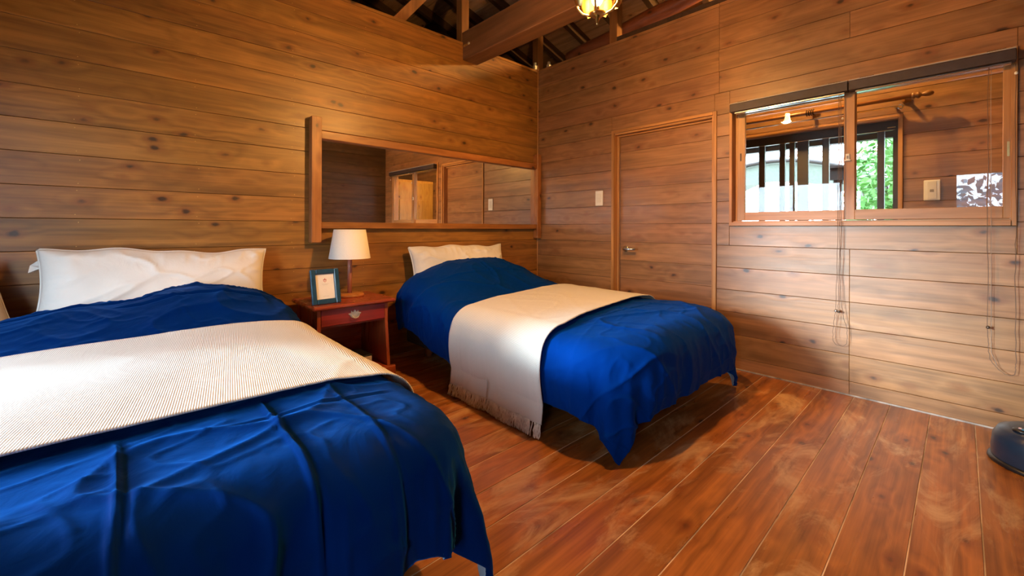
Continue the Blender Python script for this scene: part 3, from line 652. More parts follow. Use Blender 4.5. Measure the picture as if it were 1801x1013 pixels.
class Duvet:
    def __init__(s, xc, hw, yh, yf, ov, ztop, seed, rad=0.105, bul=0.035, ovside=None, creases=(), R=0.16, flare=0.03, tipk=0.72, fa=1.0):
        s.xc, s.hw, s.yh, s.L, s.ov, s.ztop, s.seed, s.rad, s.bul, s.creases = xc, hw, yh, yh - yf, ov, ztop, seed, rad, bul, creases
        s.ovs = ovside or ov; s.R = R; s.flare = flare; s.tipk = tipk; s.fa = fa
    def raw(s, u, v, off=0.0, wr=1.0, bul=None, fw=1.0):
        """u across, v along from the head; returns positions"""
        bul = s.bul if bul is None else bul
        au = np.abs(u); sg = np.sign(u)
        R = s.R
        cu = np.maximum(au - (s.hw - R), 0); cv = np.maximum(v - (s.L - R), 0)
        dc = np.hypot(cu, cv) + 1e-9; nx = cu / dc; ny = cv / dc
        d = np.maximum(dc - R, 0); d = np.where(d > s.ov, s.ov + (d - s.ov) * s.tipk, d) if bul is None or bul > -1 else d
        du = np.maximum(au - s.hw, 0); dv = np.maximum(v - s.L, 0)
        th = np.arctan2(cv, cu + 1e-9)
        corner = np.clip(np.minimum(cu, cv) / (R + 0.25 * s.ov), 0, 1)
        r = s.rad + off; arc = r * PI / 2
        inarc = d < arc
        hh = np.where(inarc, r * np.sin(np.minimum(d, arc) / r), r + 0.10 * (d - arc))
        drop = np.where(inarc, r * (1 - np.cos(np.minimum(d, arc) / r)), r + (d - arc) * 0.985)
        fr = np.clip(d / (s.ov * 1.0), 0, 1.45)
        hh = hh + bul * np.sin(PI * np.clip(fr, 0, 1)) * (1 - corner * 0.6)
        fl = np.clip((v - (s.L - 0.50)) / 0.55, 0, 1); hh = hh + s.flare * fl * fl * np.clip(d / 0.35, 0, 1)
        # folds: hanging cloth gathers towards the corners
        ph = s.seed * 1.7
        tang = np.where(dv > du, u, v)
        hang = np.clip((d - 0.06) / 0.3, 0, 1)
        fold = s.fa * 0.010 * np.sin(tang * 17 + 2.0 * np.sin(tang * 5 + ph) + ph) + s.fa * 0.003 * np.sin(tang * 37 + ph * 2 + 3 * np.sin(tang * 7)) + s.fa * 0.012 * ridge(tang * 7 + ph, d * 1.5 + ph) ** 4 + s.fa * 0.006 * ridge(tang * 17 + ph + 9, d * 2.5) ** 4
        cf = 0.035 * np.cos((th - 0.80) * 7.0) + 0.012 * np.cos(th * 17 + ph)
        hh = hh + fw * hang * ((1 - corner) * fold + corner * cf * np.clip(d / s.ov, 0, 1.3))
        ex = np.minimum(dc, R); bx = sg * (np.minimum(au, s.hw - R) + nx * ex); by = np.minimum(v, s.L - R) + ny * ex
        x = s.xc + bx + sg * nx * hh; y = s.yh - by - ny * hh
        zt = s.ztop(s.xc + np.clip(u, -s.hw - 0.1, s.hw + 0.1), s.yh - by)
        puff = 0.022 * (1 - np.clip(au / s.hw, 0, 1) ** 4)
        z = zt + puff + off - drop
        return np.stack([x, y, z], -1)
    def pos(s, u, v, off=0.0, wr=1.0, bul=None):
        P = s.raw(u, v, off, wr, bul); e = 0.004
        n = np.cross(s.raw(u + e, v, off, wr, bul) - P, s.raw(u, v - e, off, wr, bul) - P)
        n /= np.linalg.norm(n, axis=-1, keepdims=True) + 1e-12
        # wrinkles along the normal
        sd = s.seed * 11.3
        hw_ = 1 + 1.3 * np.clip(1 - v / 0.55, 0, 1)
        wv = 0.016 * (vnoise(u * 2.6 + sd, v * 2.2 + 3 + sd) - 0.5) + 0.010 * (hw_ - 1) * (ridge(u * 4.5 - v * 3 + sd, v * 9 + u * 2 + sd) ** 5) + 0.012 * ridge(u * 2.2 + sd + 9 + 1.2 * v, v * 3.5 - u * 1.6 + sd) ** 8 + 0.009 * ridge(u * 3.6 - 2.4 * v + 17 + sd, v * 2.0 + u * 1.1 + sd) ** 9
        wv += 0.004 * ridge(u * 9 - v * 4 + sd, v * 10 + u * 3 + 40) ** 6 + 0.0020 * (vnoise(u * 30 + 5, v * 34 + sd) - 0.5)
        for (kind, c, a, lo, hi) in s.creases:
            q = (u if kind == 'u' else v) + 0.012 * (vnoise((v if kind == 'u' else u) * 6 + c * 30, v * 0 + 3.3) - 0.5) * 2
            t_ = v if kind == 'u' else u
            win = np.clip((t_ - lo) / 0.06, 0, 1) * np.clip((hi - t_) / 0.06, 0, 1)
            k = (q - c) / 0.006
            wv += 0.55 * a * np.exp(-k * k) * win - 0.35 * a * np.exp(-((k - 2.1) ** 2)) * win
        head = np.clip(v / 0.06, 0, 1)
        P = P + n * (wv * wr)[..., None]
        P[..., 2] = np.maximum(P[..., 2], 0.010 + off)
        return P, n
def grid_mesh(name, P, m, uv=None, flip=False, extra=None):
    nv, nu = P.shape[:2]
    idx = np.arange(nv * nu).reshape(nv, nu)
    q = np.stack([idx[:-1, :-1], idx[:-1, 1:], idx[1:, 1:], idx[1:, :-1]], -1).reshape(-1, 4)
    if flip: q = q[:, ::-1]
    return P.reshape(-1, 3), q
def build(name, V, Q, m, parent=None, uv=None, ctr=None):
    me = bpy.data.meshes.new(name); me.from_pydata((V - np.array(ctr)).tolist(), [], Q.tolist()); me.update()
    me.materials.append(m)
    me.polygons.foreach_set('use_smooth', [True] * len(me.polygons))
    if uv is not None:
        l = me.uv_layers.new(name='UVMap'); vi = np.empty(len(me.loops), int); me.loops.foreach_get('vertex_index', vi)
        l.data.foreach_set('uv', uv[vi].astype(np.float32).ravel())
    o = link(name, me, parent)
    o.location = ctr if parent is None else (0, 0, 0)
    return o
def shell(P, n, th):
    """closed sheet: outer grid, and the rim quads joining it to the inner grid"""
    nv, nu = P.shape[:2]; inner = P - n * th; inner[..., 2] = np.maximum(inner[..., 2], 0.006)
    idx = np.arange(nv * nu).reshape(nv, nu); N_ = nv * nu
    V = np.concatenate([P.reshape(-1, 3), inner.reshape(-1, 3)])
    Q = np.stack([idx[:-1, :-1], idx[1:, :-1], idx[1:, 1:], idx[:-1, 1:]], -1).reshape(-1, 4)
    loop = np.concatenate([idx[0, :], idx[1:, -1], idx[-1, ::-1][1:], idx[::-1, 0][1:]])
    rim = np.stack([loop[:-1], loop[1:], loop[1:] + N_, loop[:-1] + N_], -1)
    return V, Q, rim, N_, inner
def make_duvet(D, label, m, nu, nv, ctr):
    u = np.linspace(-D.hw - D.ovs, D.hw + D.ovs, nu); v = np.linspace(0, D.L + D.ov, nv)
    U, Vv = np.meshgrid(u, v)
    P, n = D.pos(U, Vv)
    V, Q, rim, N_, inner = shell(P, n, 0.022)
    o = build('duvet', V, np.concatenate([Q, rim]), m, None, None, ctr); tag(o, label, 'duvet')
    build('lining', inner.reshape(-1, 3), Q[:, ::-1], m_lining, o, None, ctr)
    return o
def make_throw(D, label, m, u0, u1, vfun, nu, nv, ctr, off=0.028):
    u = np.linspace(u0, u1, nu); w_ = np.linspace(0, 1, nv); U, Wv = np.meshgrid(u, w_)
    Vv = vfun(U, Wv)
    P, n = D.pos(U, Vv, off=0.0, wr=0.22)
    sag = 0.010 + 0.004 * vnoise(U * 5 + 3, Vv * 7)
    P = P + n * (off + sag * 0.5)[..., None] 
    V, Q, rim, N_, inner = shell(P, n, 0.006)
    uvv = np.stack([U, Vv], -1).reshape(-1, 2); uvv = np.concatenate([uvv, uvv])
    Qi = Q[:, ::-1] + N_
    o = build('throw_blanket', V, np.concatenate([Q, rim, Qi]), m, None, uvv, ctr); tag(o, label, 'blanket')
    return o, P, n

def smooth(a, b, x): 
    t = np.clip((x - a) / (b - a), 0, 1); return t * t * (3 - 2 * t)
# bed by the far wall corner
b2 = bed('bed', 'bed standing in the room corner beside the door, dark base on wooden legs', -1.745, -0.500, -0.10, -2.14, (-1.58, -0.81))
def zt2(x, y):
    bump = 0.245 * np.exp(-np.abs((x + 1.26) / 0.70) ** 3.0) * (1 - smooth(-0.36, -1.0, y) if False else smooth(-1.0, -0.36, y))
    return 0.545 + bump - 0.035 * smooth(-0.33, -0.25, y)
D2 = Duvet(-1.125, 0.620, -0.25, -2.17, 0.43, zt2, 1.0, fa=0.7, bul=0.045, R=0.16, creases=[('v', 0.34, 0.014, -0.6, 0.3), ('u', -0.12, 0.012, 0.02, 0.4), ('u', 0.16, 0.010, 0.05, 0.45), ('v', 1.60, 0.006, -0.6, 0.6)])
make_duvet(D2, 'blue satin duvet on the bed beside the door, its corners hanging to the floor', m_duvet2, 240, 320, (-1.165, -1.2, 0.0))
def v2(U, Wv):
    f = np.clip((U + 0.6) / 1.2, 0, 1)
    a = -1.045 + 0.165 * f; b_ = -1.850 + 0.19 * f
    return -0.25 - (a + (b_ - a) * Wv)
th2, P2, n2 = make_throw(D2, 'cream knitted throw with a long fringe across the bed beside the door', m_knit2, -0.600 - 0.60, 0.600 + 0.30, v2, 130, 70, (-1.165, -1.4, 0.0))
# fringe on its hanging end
edge = P2[:, 0, :]; bm = bmesh.new(); ne = len(edge)
for k in range(210):
    f = (k + random.uniform(-0.3, 0.3)) / 209 * (ne - 1); f = min(max(f, 0), ne - 1.001); i = int(f); p = edge[i] * (1 - (f - i)) + edge[i + 1] * (f - i)
    ln = min(random.uniform(0.085, 0.115), p[2] - 0.006); q = Vector(p); pts = [q + Vector((random.uniform(-.004, .004), 0, 0.004))]
    for j in range(1, 5):
        pts.append(Vector((p[0] + random.uniform(-0.006, 0.004) - 0.003 * j, p[1] + random.uniform(-0.004, 0.004), p[2] - ln * j / 4)))
    tube(bm, pts, 0.0035, 5, 0.0026)
fo = obj('fringe', bm, m_fringe, None, True); fo.parent = th2; fo.location = fo.location - Vector((-1.165, -1.4, 0)); tagk(fo, 'stuff'); fo['label'] = 'knotted yarn fringe'

# bed in the left foreground
b1 = bed('bed', 'large bed nearest the camera on the left, dark base on wooden legs', -4.030, -2.830, -0.10, -2.20, (-3.86, -3.02))
BXs = np.array([-4.2, -3.92, -3.79, -3.65, -3.44, -3.32, -3.21, -3.118, -2.917, -2.759, -2.60]); BZs = np.array([0.06, 0.095, 0.115, 0.13, 0.155, 0.190, 0.200, 0.192, 0.140, 0.075, 0.03])
def zt1(x, y):
    bump = np.interp(x, BXs, BZs) * smooth(-1.0, -0.42, y)
    return 0.545 + bump - 0.03 * smooth(-0.37, -0.29, y)
D1 = Duvet(-3.455, 0.585, -0.30, -2.235, 0.36, zt1, 2.0, bul=0.025, R=0.07, tipk=1.25, fa=2.0, flare=0.065, creases=[('v', 0.22, 0.016, -0.1, 0.56), ('v', 0.13, 0.012, -0.5, 0.1), ('u', -0.08, 0.014, 1.60, 2.4), ('u', 0.24, 0.018, 1.58, 2.4), ('u', 0.43, 0.010, 1.58, 2.3), ('v', 1.72, 0.008, 0.1, 0.6)])
make_duvet(D1, 'navy satin duvet spread over the large bed nearest the camera', m_duvet, 260, 340, (-3.430, -1.2, 0.0))
def v1(U, Wv):
    f = np.clip((U + 0.6) / 1.2, 0, 1)
    a = -0.885 + 0.02 * f; b_ = -1.900 - 0.02 * f
    return -0.30 - (a + (b_ - a) * Wv)
th1, P1, n1 = make_throw(D1, 'cream rib-knit throw across the large bed nearest the camera', m_knit, -0.590 - 0.36, 0.590 + 0.26, v1, 120, 80, (-3.43, -1.4, 0.0))

# ------------------------------------------------------------------ pillows
def pillow(name, label, w, h, t, m, loc, rot, seed, flap=False):
    nu, nv = 90, 44
    u = np.linspace(-1, 1, nu); v = np.linspace(-1, 1, nv); U, Vv = np.meshgrid(u, v)
    T = ((1 - np.abs(U) ** 5) * (1 - np.abs(Vv) ** 2.4)) ** 0.55
    pin = 1 - 0.055 * (1 - Vv ** 2); pin2 = 1 - 0.07 * (1 - U ** 2)
    X = U * w / 2 * pin; Z = Vv * h / 2 * pin2
    Z = Z + 0.010 * np.sin(U * 4.2 + seed) * Vv + 0.006 * np.sin(U * 11 + seed * 2) * np.clip(Vv, 0, 1) ** 3
    edge = 1 - np.maximum(np.abs(U), np.abs(Vv))
    wr = 0.015 * (ridge(U * 1.7 + seed + Vv * 1.3, Vv * 2.4 - U * 3.2 + 2 * seed) ** 7 - 0.1) * np.clip(edge * 4, 0, 1)
    wr += 0.012 * (ridge(U * 9 + seed, Vv * 2 + 30) ** 2 - 0.3) * np.exp(-((np.abs(Vv) - 0.85) / 0.25) ** 2) * np.clip(edge * 8, 0, 1)
    wr += 0.012 * (ridge(U * 2 + seed, Vv * 9 + 30) ** 2 - 0.3) * np.exp(-((np.abs(U) - 0.92) / 0.12) ** 2) * np.clip(edge * 8, 0, 1)
    Y = T * t / 2 + wr
    bm = bmesh.new()
    V = [];Fc = []
    A = np.stack([X, -Y, Z], -1).reshape(-1, 3); B = np.stack([X, T * t / 2 * 0.55, Z], -1).reshape(-1, 3)
    idx = np.arange(nu * nv).reshape(nv, nu); q = np.stack([idx[:-1, :-1], idx[:-1, 1:], idx[1:, 1:], idx[1:, :-1]], -1).reshape(-1, 4)
    me = bpy.data.meshes.new(name); me.from_pydata(np.concatenate([A, B]).tolist(), [], np.concatenate([q, q[:, ::-1] + nu * nv]).tolist())
    bm.from_mesh(me); bmesh.ops.remove_doubles(bm, verts=bm.verts[:], dist=0.0008); bm.to_mesh(me); bm.free(); me.materials.append(m)
    me.polygons.foreach_set('use_smooth', [True] * len(me.polygons))
    o = link(name, me, None, loc, rot); tag(o, label, 'pillow')
    loop = [(X[0, i], Z[0, i]) for i in range(nu)] + [(X[j, -1], Z[j, -1]) for j in range(1, nv)] + [(X[-1, i], Z[-1, i]) for i in range(nu - 2, -1, -1)] + [(X[j, 0], Z[j, 0]) for j in range(nv - 2, -1, -1)]
    bm = bmesh.new(); tube(bm, [(a, 0, b) for a, b in loop[::2] + [loop[0]]], 0.0045, 6); link('piping', mesh_from('piping', bm, m, True), o)
    if flap:
        bm = bmesh.new()
        pts = [(-w / 2 + 0.02, 0.012, h / 2 - 0.05), (-w / 2 - 0.018, 0.02, h / 2 - 0.085), (-w / 2 - 0.022, 0.015, h / 2 - 0.125), (-w / 2 + 0.02, -0.002, h / 2 - 0.105), (-w / 2 + 0.05, 0.01, h / 2 - 0.09)]
        a = [bm.verts.new(p) for p in pts]; b_ = [bm.verts.new((p[0] + 0.004, p[1] + 0.012, p[2])) for p in pts]
        bm.faces.new(a); bm.faces.new(b_[::-1])
        for i in range(5): bm.faces.new((a[i], b_[i], b_[(i + 1) % 5], a[(i + 1) % 5]))
        bmesh.ops.recalc_face_normals(bm, faces=bm.faces[:]); link('pillowcase_flap', mesh_from('pillowcase_flap', bm, m), o)
    return o
pillow('pillow', 'long white pillow propped against the wall on the large foreground bed', 1.045, 0.46, 0.23, m_pillow, (-3.325, -0.150, 0.745), (math.radians(-15), math.radians(2.0), 0), 3.0, True)
pillow('pillow', 'long cream pillow propped against the wall on the bed beside the door', 1.07, 0.43, 0.20, m_pillow, (-1.180, -0.140, 0.730), (math.radians(-15), math.radians(0.5), 0), 8.0)
pillow('pillow', 'beige cushion at the left frame edge, leaning behind the foreground duvet', 0.36, 0.40, 0.13, m_beige, (-4.105, -0.16, 0.68), (math.radians(-18), math.radians(-16), 0), 5.0)

# ------------------------------------------------------------------ appliance at the right frame edge
fx, fy = -0.42, -3.615
fn = thing('pedestal_fan', 'dark navy round appliance base on the floor at the right frame edge', 'appliance', (fx, fy, 0))
obj('foot_rim', lathe([(0, 0.0005), (0.182, 0.0005), (0.186, 0.006), (0.184, 0.016), (0.172, 0.022), (0, 0.022)], 40), m_black, fn, True, True)
obj('body', lathe([(0.172, 0.0225), (0.174, 0.06), (0.168, 0.12), (0.150, 0.155), (0.115, 0.172), (0.05, 0.178), (0, 0.178)], 40), m_fan, fn, True, True)
bt_ = obj('control_panel', lathe([(0, 0.176), (0.034, 0.174), (0.034, 0.182), (0.028, 0.186), (0, 0.186)], 20, (-0.065, 0.075, -0.006)), m_black, fn, True, True)
obj('indicator', lathe([(0, 0.1862), (0.014, 0.1862), (0.013, 0.1885), (0, 0.1885)], 14, (-0.072, 0.068, -0.006)), m_btn, fn, True, True)
bm = bmesh.new(); box(bm, -0.066, -0.060, 0.078, 0.090, 0.180, 0.1825); box(bm, -0.056, -0.052, 0.080, 0.088, 0.180, 0.1825); obj('button_mark', bm, m_pinkp, fn, False, True)
obj('pole', lathe([(0, 0.178), (0.03, 0.178), (0.022, 0.21), (0.018, 0.75), (0, 0.752)], 18), m_black, fn, True, True)

# ------------------------------------------------------------------ corridor behind the window
XF = 0.95
W3 = (-3.030, -1.30, 0.60, 2.000)
wall_outer = backing('wall_outer', 'Y', XF + 0.0135, XF + 0.11, -6.3, 3.0, 0, 3.2, [W3])
planked(wall_outer, 'Y', XF, -6.2, 0.0, m_wallY, -1, lambda i: [-3.9] if i % 2 else [], [W3], ZS + [3.06])
tagk(obj('floor', BX(0.115, XF + 0.0, -6.3, 0.0, -0.08, -0.002), m_concrete), 'structure')
tagk(obj('wall_corridor_end', BX(0.0, XF + 0.1, -6.42, -6.3, 0, 3.4), m_sheath), 'structure')
tagk(obj('wall_corridor', BX(0.0135, 0.11, -6.3, YS - 0.151, 0, 3.3), m_sheath), 'structure')
tagk(obj('ceiling', prism(bmesh.new(), [(-0.05, rz(-0.05) + 0.16), (1.10, rz(1.10) + 0.16), (1.10, rz(1.10) + 0.19), (-0.05, rz(-0.05) + 0.19)], 'Y', -6.4, -4.2), m_backing), 'structure')
w2 = bpy.data.objects.new('window_2', None); COL.objects.link(w2); w2.location = (XF, -2.17, 0.60); tagk(w2, 'structure')
ya, yb, za, zb = W3
obj('casing', BX(XF - 0.02, XF + 0.10, ya + 0.0005, ya + 0.028, za + 0.0005, zb - 0.0005, 0.002), m_trimZ, w2)
obj('casing', BX(XF - 0.02, XF + 0.10, yb - 0.028, yb - 0.0005, za + 0.0005, zb - 0.0005, 0.002), m_trimZ, w2)
obj('casing', BX(XF - 0.02, XF + 0.10, ya + 0.0285, yb - 0.0285, zb - 0.030, zb - 0.0005, 0.002), m_trimY, w2)
obj('casing', BX(XF - 0.02, XF + 0.10, ya + 0.0285, yb - 0.0285, za + 0.0005, za + 0.03, 0.002), m_trimY, w2)
obj('sash_rail', BX(XF + 0.03, XF + 0.07, ya + 0.029, yb - 0.029, 1.895, zb - 0.0305, 0.002), m_sash, w2)
obj('sash_rail', BX(XF + 0.03, XF + 0.07, ya + 0.029, yb - 0.029, za + 0.0305, 0.72, 0.002), m_sash, w2)
for yc, wd in ((-2.03, 0.050), (-2.20, 0.044), (-2.278, 0.040), (-2.362, 0.085), (-2.53, 0.048), (-2.895, 0.044), (-2.985, 0.034), (-1.72, 0.05), (-1.45, 0.05)):
    obj('mullion', BX(XF + 0.032, XF + 0.068, yc - wd / 2, yc + wd / 2, 0.7205, 1.8945, 0.002), m_sash, w2)
obj('glass_pane', BX(XF + 0.075, XF + 0.079, ya + 0.029, yb - 0.029, za + 0.031, zb - 0.031), m_glass, w2)
obj('glass_edge', BX(XF + 0.026, XF + 0.0298, -2.98, yb - 0.03, 1.892, 1.8955), m_chrome, w2)
obj('latch', BX(XF + 0.022, XF + 0.0295, -2.985, -2.935, 1.912, 1.918, 0.001), m_brass, w2)
cr = thing('curtain_rod', 'turned wooden curtain rod with a rounded finial above the corridor window', 'curtain rod', (XF - 0.10, -2.2, 2.11))
obj('rod', lathe([(0, -3.085), (0.0165, -3.085), (0.0165, -1.05), (0, -1.05)], 16, (XF - 0.10, 0, 2.110), None, 'Y'), m_rodw, cr, True)
obj('finial', lathe([(0, -3.205), (0.013, -3.200), (0.021, -3.180), (0.020, -3.160), (0.012, -3.142), (0.012, -3.136), (0.024, -3.128), (0.026, -3.116), (0.018, -3.106), (0.026, -3.098), (0.027, -3.088), (0.017, -3.084)], 18, (XF - 0.10, 0, 2.110), None, 'Y'), m_rodw, cr, True)
for yc in (-3.05, -2.47, -1.3):
    obj('bracket', lathe([(0, 0.0), (0.03, 0.0), (0.03, -0.012), (0.012, -0.02), (0.012, -0.075), (0, -0.075)], 14, (XF, yc, 2.110), None, 'X'), m_rodw, cr, True)
for yc in (-2.42, -2.436, -2.452, -2.468): 
    bm = bmesh.new(); tube(bm, [(XF - 0.10 + 0.026 * math.cos(a), yc, 2.110 + 0.026 * math.sin(a)) for a in np.linspace(0, 2 * PI, 15)], 0.004, 6); obj('curtain_ring', bm, m_bead, cr, True)
tw = thing('steel_curtain_rail', 'thin steel curtain rail with a ring end below the wooden rod', 'curtain rail', (XF - 0.06, -2.2, 2.058))
obj('rail', lathe([(0, -3.01), (0.007, -3.01), (0.007, -1.1), (0, -1.1)], 10, (XF - 0.06, 0, 2.058), None, 'Y'), m_chrome, tw, True)
bm = bmesh.new(); tube(bm, [(XF - 0.06, -3.018 + 0.016 * math.cos(a), 2.050 + 0.016 * math.sin(a)) for a in np.linspace(0, 2 * PI, 13)], 0.004, 6); obj('ring', bm, m_steel, tw, True)
for yc in (-2.99, -1.2): obj('bracket', BX(XF - 0.054, XF - 0.0005, yc - 0.006, yc + 0.006, 2.048, 2.068, 0.001), m_steel, tw)
ws = thing('wall_socket', 'cream wall plate on the corridor planks seen through the right sash', 'wall socket', (XF, -3.19, 1.395))
obj('cover_plate', BX(XF - 0.012, XF - 0.0002, -3.236, -3.146, 1.319, 1.473, 0.004), m_white, ws)
obj('centre_strip', BX(XF - 0.0145, XF - 0.0122, -3.216, -3.168, 1.330, 1.462, 0.001), m_switch, ws)
obj('terminal', BX(XF - 0.0165, XF - 0.0147, -3.202, -3.180, 1.382, 1.402, 0.0005), m_grey, ws)
cb = thing('cupboard', 'honey yellow panelled cupboard reflected through the window in the mirror', 'cupboard', (0.53, -4.0, 0))
obj('carcass', BX(0.125, XF - 0.004, -4.35, -3.725, 0.001, 1.99, 0.004), m_cup, cb)
for xa_ in (0.135, 0.537):
    d_ = obj('door', BX(xa_, xa_ + 0.396, -3.7245, -3.700, 0.06, 1.95, 0.004), m_cup, cb)
    obj('panel', BX(xa_ + 0.075, xa_ + 0.321, -3.6995, -3.690, 0.20, 1.62, 0.006), m_cup, d_)
    obj('knob', lathe([(0, 0.024), (0.012, 0.02), (0.012, 0.012), (0.006, 0.0)], 10, (xa_ + (0.36 if xa_ < 0.3 else 0.036), -3.6998, 1.0), None, 'Y'), m_brass, d_, True)
# corridor lamp hung under its roof
CLX, CLY, CLZ = 0.42, -2.45, 3.10
hl = thing('corridor_lamp', 'small bare bulb holder under the corridor roof behind the plank wall', 'lamp', (CLX, CLY, CLZ))
obj('bulb', lathe([(0, -0.03), (0.022, -0.02), (0.028, 0.0), (0.018, 0.03), (0, 0.03)], 14), m_bulb, hl, True, True)
obj('holder', lathe([(0, 0.031), (0.02, 0.031), (0.024, 0.10), (0.006, 0.105), (0.006, 0.16), (0, 0.16)], 14), m_brass, hl, True, True)
l2 = bpy.data.lights.new('corridor_light', 'POINT'); l2.energy = CORRIDOR_W; l2.color = (1.0, 0.55, 0.16); l2.shadow_soft_size = 0.045
o2 = bpy.data.objects.new('corridor_light', l2); COL.objects.link(o2); o2.parent = hl; o2.location = (0, 0, 0)

# ------------------------------------------------------------------ west windows behind the camera
def west(name, H):
    ya, yb, za, zb = H
    r = bpy.data.objects.new(name, None); COL.objects.link(r); r.location = (WX, (ya + yb) / 2, za); tagk(r, 'structure')
    obj('frame', BX(WX - 0.10, WX + 0.012, ya + 0.0005, ya + 0.03, za + 0.0005, zb - 0.0005, 0.002), m_trimZ, r)
    obj('frame', BX(WX - 0.10, WX + 0.012, yb - 0.03, yb - 0.0005, za + 0.0005, zb - 0.0005, 0.002), m_trimZ, r)
    obj('frame', BX(WX - 0.10, WX + 0.012, ya + 0.0305, yb - 0.0305, zb - 0.03, zb - 0.0005, 0.002), m_trimY, r)
    obj('frame', BX(WX - 0.10, WX + 0.012, ya + 0.0305, yb - 0.0305, za + 0.0005, za + 0.03, 0.002), m_trimY, r)
    n = 2 if yb - ya > 1 else 1
    if n == 2: obj('meeting_stile', BX(WX - 0.07, WX - 0.03, (ya + yb) / 2 - 0.025, (ya + yb) / 2 + 0.025, za + 0.0305, zb - 0.0305, 0.002), m_trimZ, r)
    obj('glass_pane', BX(WX - 0.078, WX - 0.074, ya + 0.0305, yb - 0.0305, za + 0.031, zb - 0.031), m_glass, r)
west('window_3', W1); west('window_4', W2)

# ------------------------------------------------------------------ outside
tagk(obj('ground', BX(-40, 40, -40, 40, -0.60, -0.50), m_ground), 'structure')
pw = thing('porch_canopy', 'unseen dark eave added outside the windows behind the camera to cut sky light', 'canopy', (-5.0, -1.9, 2.0))  # added eave, out of view, blocks the high sky over the near bed
obj('canopy_roof', prism(bmesh.new(), [(WX - 0.125, 2.25), (-5.45, 2.10), (-5.45, 2.16), (WX - 0.125, 2.31)], 'Y', -6.0, 2.5), m_sash, pw)
for yc in (-5.9, 2.4): obj('post', BX(-5.42, -5.34, yc - 0.04, yc + 0.04, -0.499, 2.09, 0.003), m_sash, pw)
# porch canopy and eave
pc = thing('porch_canopy', 'dark timber porch canopy outside the corridor window', 'canopy', (1.6, -2.2, 2.0))
obj('canopy_roof', prism(bmesh.new(), [(XF + 0.112, 2.20), (2.05, 2.09), (2.05, 2.14), (XF + 0.112, 2.26)], 'Y', -5.0, 0.5), m_sash, pc)
obj('eave_beam', BX(1.97, 2.06, -5.0, 0.5, 2.00, 2.089), m_sash, pc)
obj('fascia', BX(2.061, 2.085, -5.0, 0.5, 2.035, 2.15), m_fascia, pc)
for yc in (-4.9, 0.4): obj('post', BX(1.975, 2.055, yc - 0.04, yc + 0.04, -0.499, 1.999, 0.003), m_sash, pc)
def leaves(n, c, rad, size, seed):
    r = np.random.default_rng(seed); V = []; Q = []
    d = r.normal(size=(n, 3)); d /= np.linalg.norm(d, axis=1)[:, None]; rr = r.random(n) ** 0.45
    p = np.array(c) + d * rr[:, None] * np.array(rad)
    for i in range(n):
        a = r.normal(size=3); a /= np.linalg.norm(a); b = np.cross(a, r.normal(size=3)); b /= np.linalg.norm(b)
        s = size * r.uniform(0.6, 1.3); k = len(V)
        V += [p[i] - a * s, p[i] + b * s * 0.45, p[i] + a * s, p[i] - b * s * 0.45]; Q.append((k, k + 1, k + 2, k + 3))
    return V, Q
def shrub(label, c, rad, n, size, m, seed, name='shrub'):
    t = thing(name, label, 'shrub', (c[0], c[1], -0.5))
    V, Q = leaves(n, (0, 0, c[2] + 0.5), rad, size, seed)
    me = bpy.data.meshes.new('foliage'); me.from_pydata([tuple(v) for v in V], [], Q); me.materials.append(m)
    tagk(link('foliage', me, t), 'stuff')
    r = random.Random(seed); bm = bmesh.new()
    for k in range(7):
        a = r.uniform(0, 2 * PI); tube(bm, [(0.05 * math.cos(a), 0.05 * math.sin(a), 0.0), (rad[0] * .3 * math.cos(a), rad[1] * .3 * math.sin(a), (c[2] + .5) * .6), (rad[0] * .75 * math.cos(a), rad[1] * .75 * math.sin(a), c[2] + .5 + rad[2] * r.uniform(-.2, .7))], 0.025, 5, 0.006)
    link('stems', mesh_from('stems', bm, m_bark), t)
    return t
shrub('leafy green shrub close outside the corridor window behind the right mullions', (4.4, -2.75, 1.25), (0.8, 0.62, 1.7), 4600, 0.062, m_green, 11)
shrub('tall green shrub further right outside the corridor window', (6.2, -4.9, 1.3), (1.3, 1.1, 1.8), 2200, 0.10, m_green, 12)
shrub('reddish autumn shrub behind the arched carport', (13.2, -0.4, 2.8), (1.5, 2.6, 2.4), 1900, 0.10, m_redleaf, 13)
shrub('reddish autumn shrub between the carport and the green shrub', (10.2, -2.9, 2.2), (1.0, 0.8, 1.9), 1300, 0.085, m_redleaf, 14)
shrub('green shrub low under the arched carport', (7.4, -1.0, 0.1), (0.7, 1.0, 0.6), 1400, 0.09, m_green, 15)
shrub('blue green shrub outside the window behind the camera, reflected in the right sash', (-9.3, -3.75, 0.6), (1.0, 1.0, 1.7), 1500, 0.10, m_blueleaf, 16)
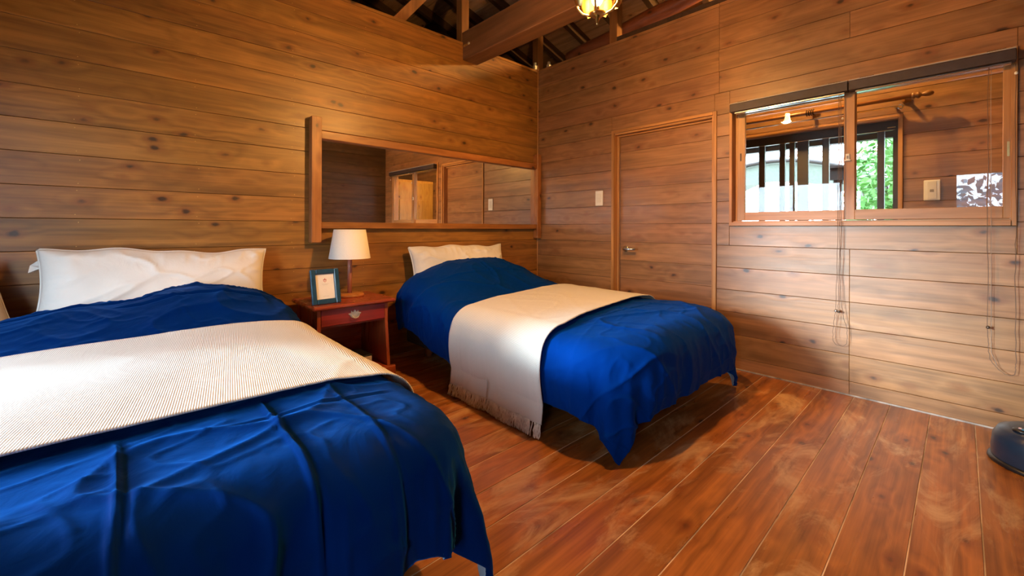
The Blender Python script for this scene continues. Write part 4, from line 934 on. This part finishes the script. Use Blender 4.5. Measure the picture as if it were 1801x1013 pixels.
shrub('dense blue green conifer outside the middle of the window behind the camera', (-7.4, -2.45, 1.6), (0.6, 0.55, 2.2), 3200, 0.11, m_blueleaf, 17)
cp = thing('carport', 'arched carport with a pale green roof seen through the left sash', 'carport', (6.6, -0.75, -0.5))
Rr, yc0, zc0 = 2.85, -0.75, 2.45 - 2.85
aa = np.linspace(-0.66, 0.66, 19)
arc_o = [(yc0 + Rr * math.sin(a), zc0 + Rr * math.cos(a)) for a in aa]; arc_i = [(yc0 + (Rr - 0.03) * math.sin(a), zc0 + (Rr - 0.03) * math.cos(a)) for a in aa[::-1]]
obj('roof_sheet', prism(bmesh.new(), arc_o + arc_i, 'X', 6.05, 8.6), m_canopy, cp)
bm = bmesh.new(); tube(bm, [(6.02, y_, z_ + 0.01) for y_, z_ in arc_o], 0.035, 6); obj('front_rim', bm, m_tarmac, cp, True)
arc_g = [(yc0 + Rr * 0.985 * math.sin(a), zc0 + Rr * 0.985 * math.cos(a)) for a in aa]; low = [(yc0 + Rr * math.sin(a) * 0.95, zc0 + Rr * math.cos(a) * 0.985 - 0.36) for a in aa[::-1]]
obj('gable_sheet', prism(bmesh.new(), arc_g + low, 'X', 6.08, 6.10), m_canopy, cp)
for y_ in (yc0 - 1.70, yc0 + 1.70):
    for x_ in (6.1, 8.4): obj('post', BX(x_, x_ + 0.08, y_ - 0.04, y_ + 0.04, -0.499, 1.86, 0.003), m_tarmac, cp)
ln = thing('garden_lantern', 'dark garden lantern on a post outside the left sash', 'lantern', (2.55, -2.375, -0.5))
obj('post', BX(2.52, 2.58, -2.405, -2.345, -0.499, 1.62, 0.003), m_tarmac, ln)
obj('lantern_body', BX(2.47, 2.63, -2.448, -2.300, 1.665, 1.80, 0.004), m_tarmac, ln)
obj('neck', BX(2.50, 2.60, -2.42, -2.33, 1.621, 1.664, 0.003), m_tarmac, ln)
obj('cap', prism(bmesh.new(), [(-2.50, 1.801), (-2.25, 1.801), (-2.30, 1.825), (-2.45, 1.825)], 'X', 2.44, 2.66), m_tarmac, ln)

bpy.context.view_layer.update()
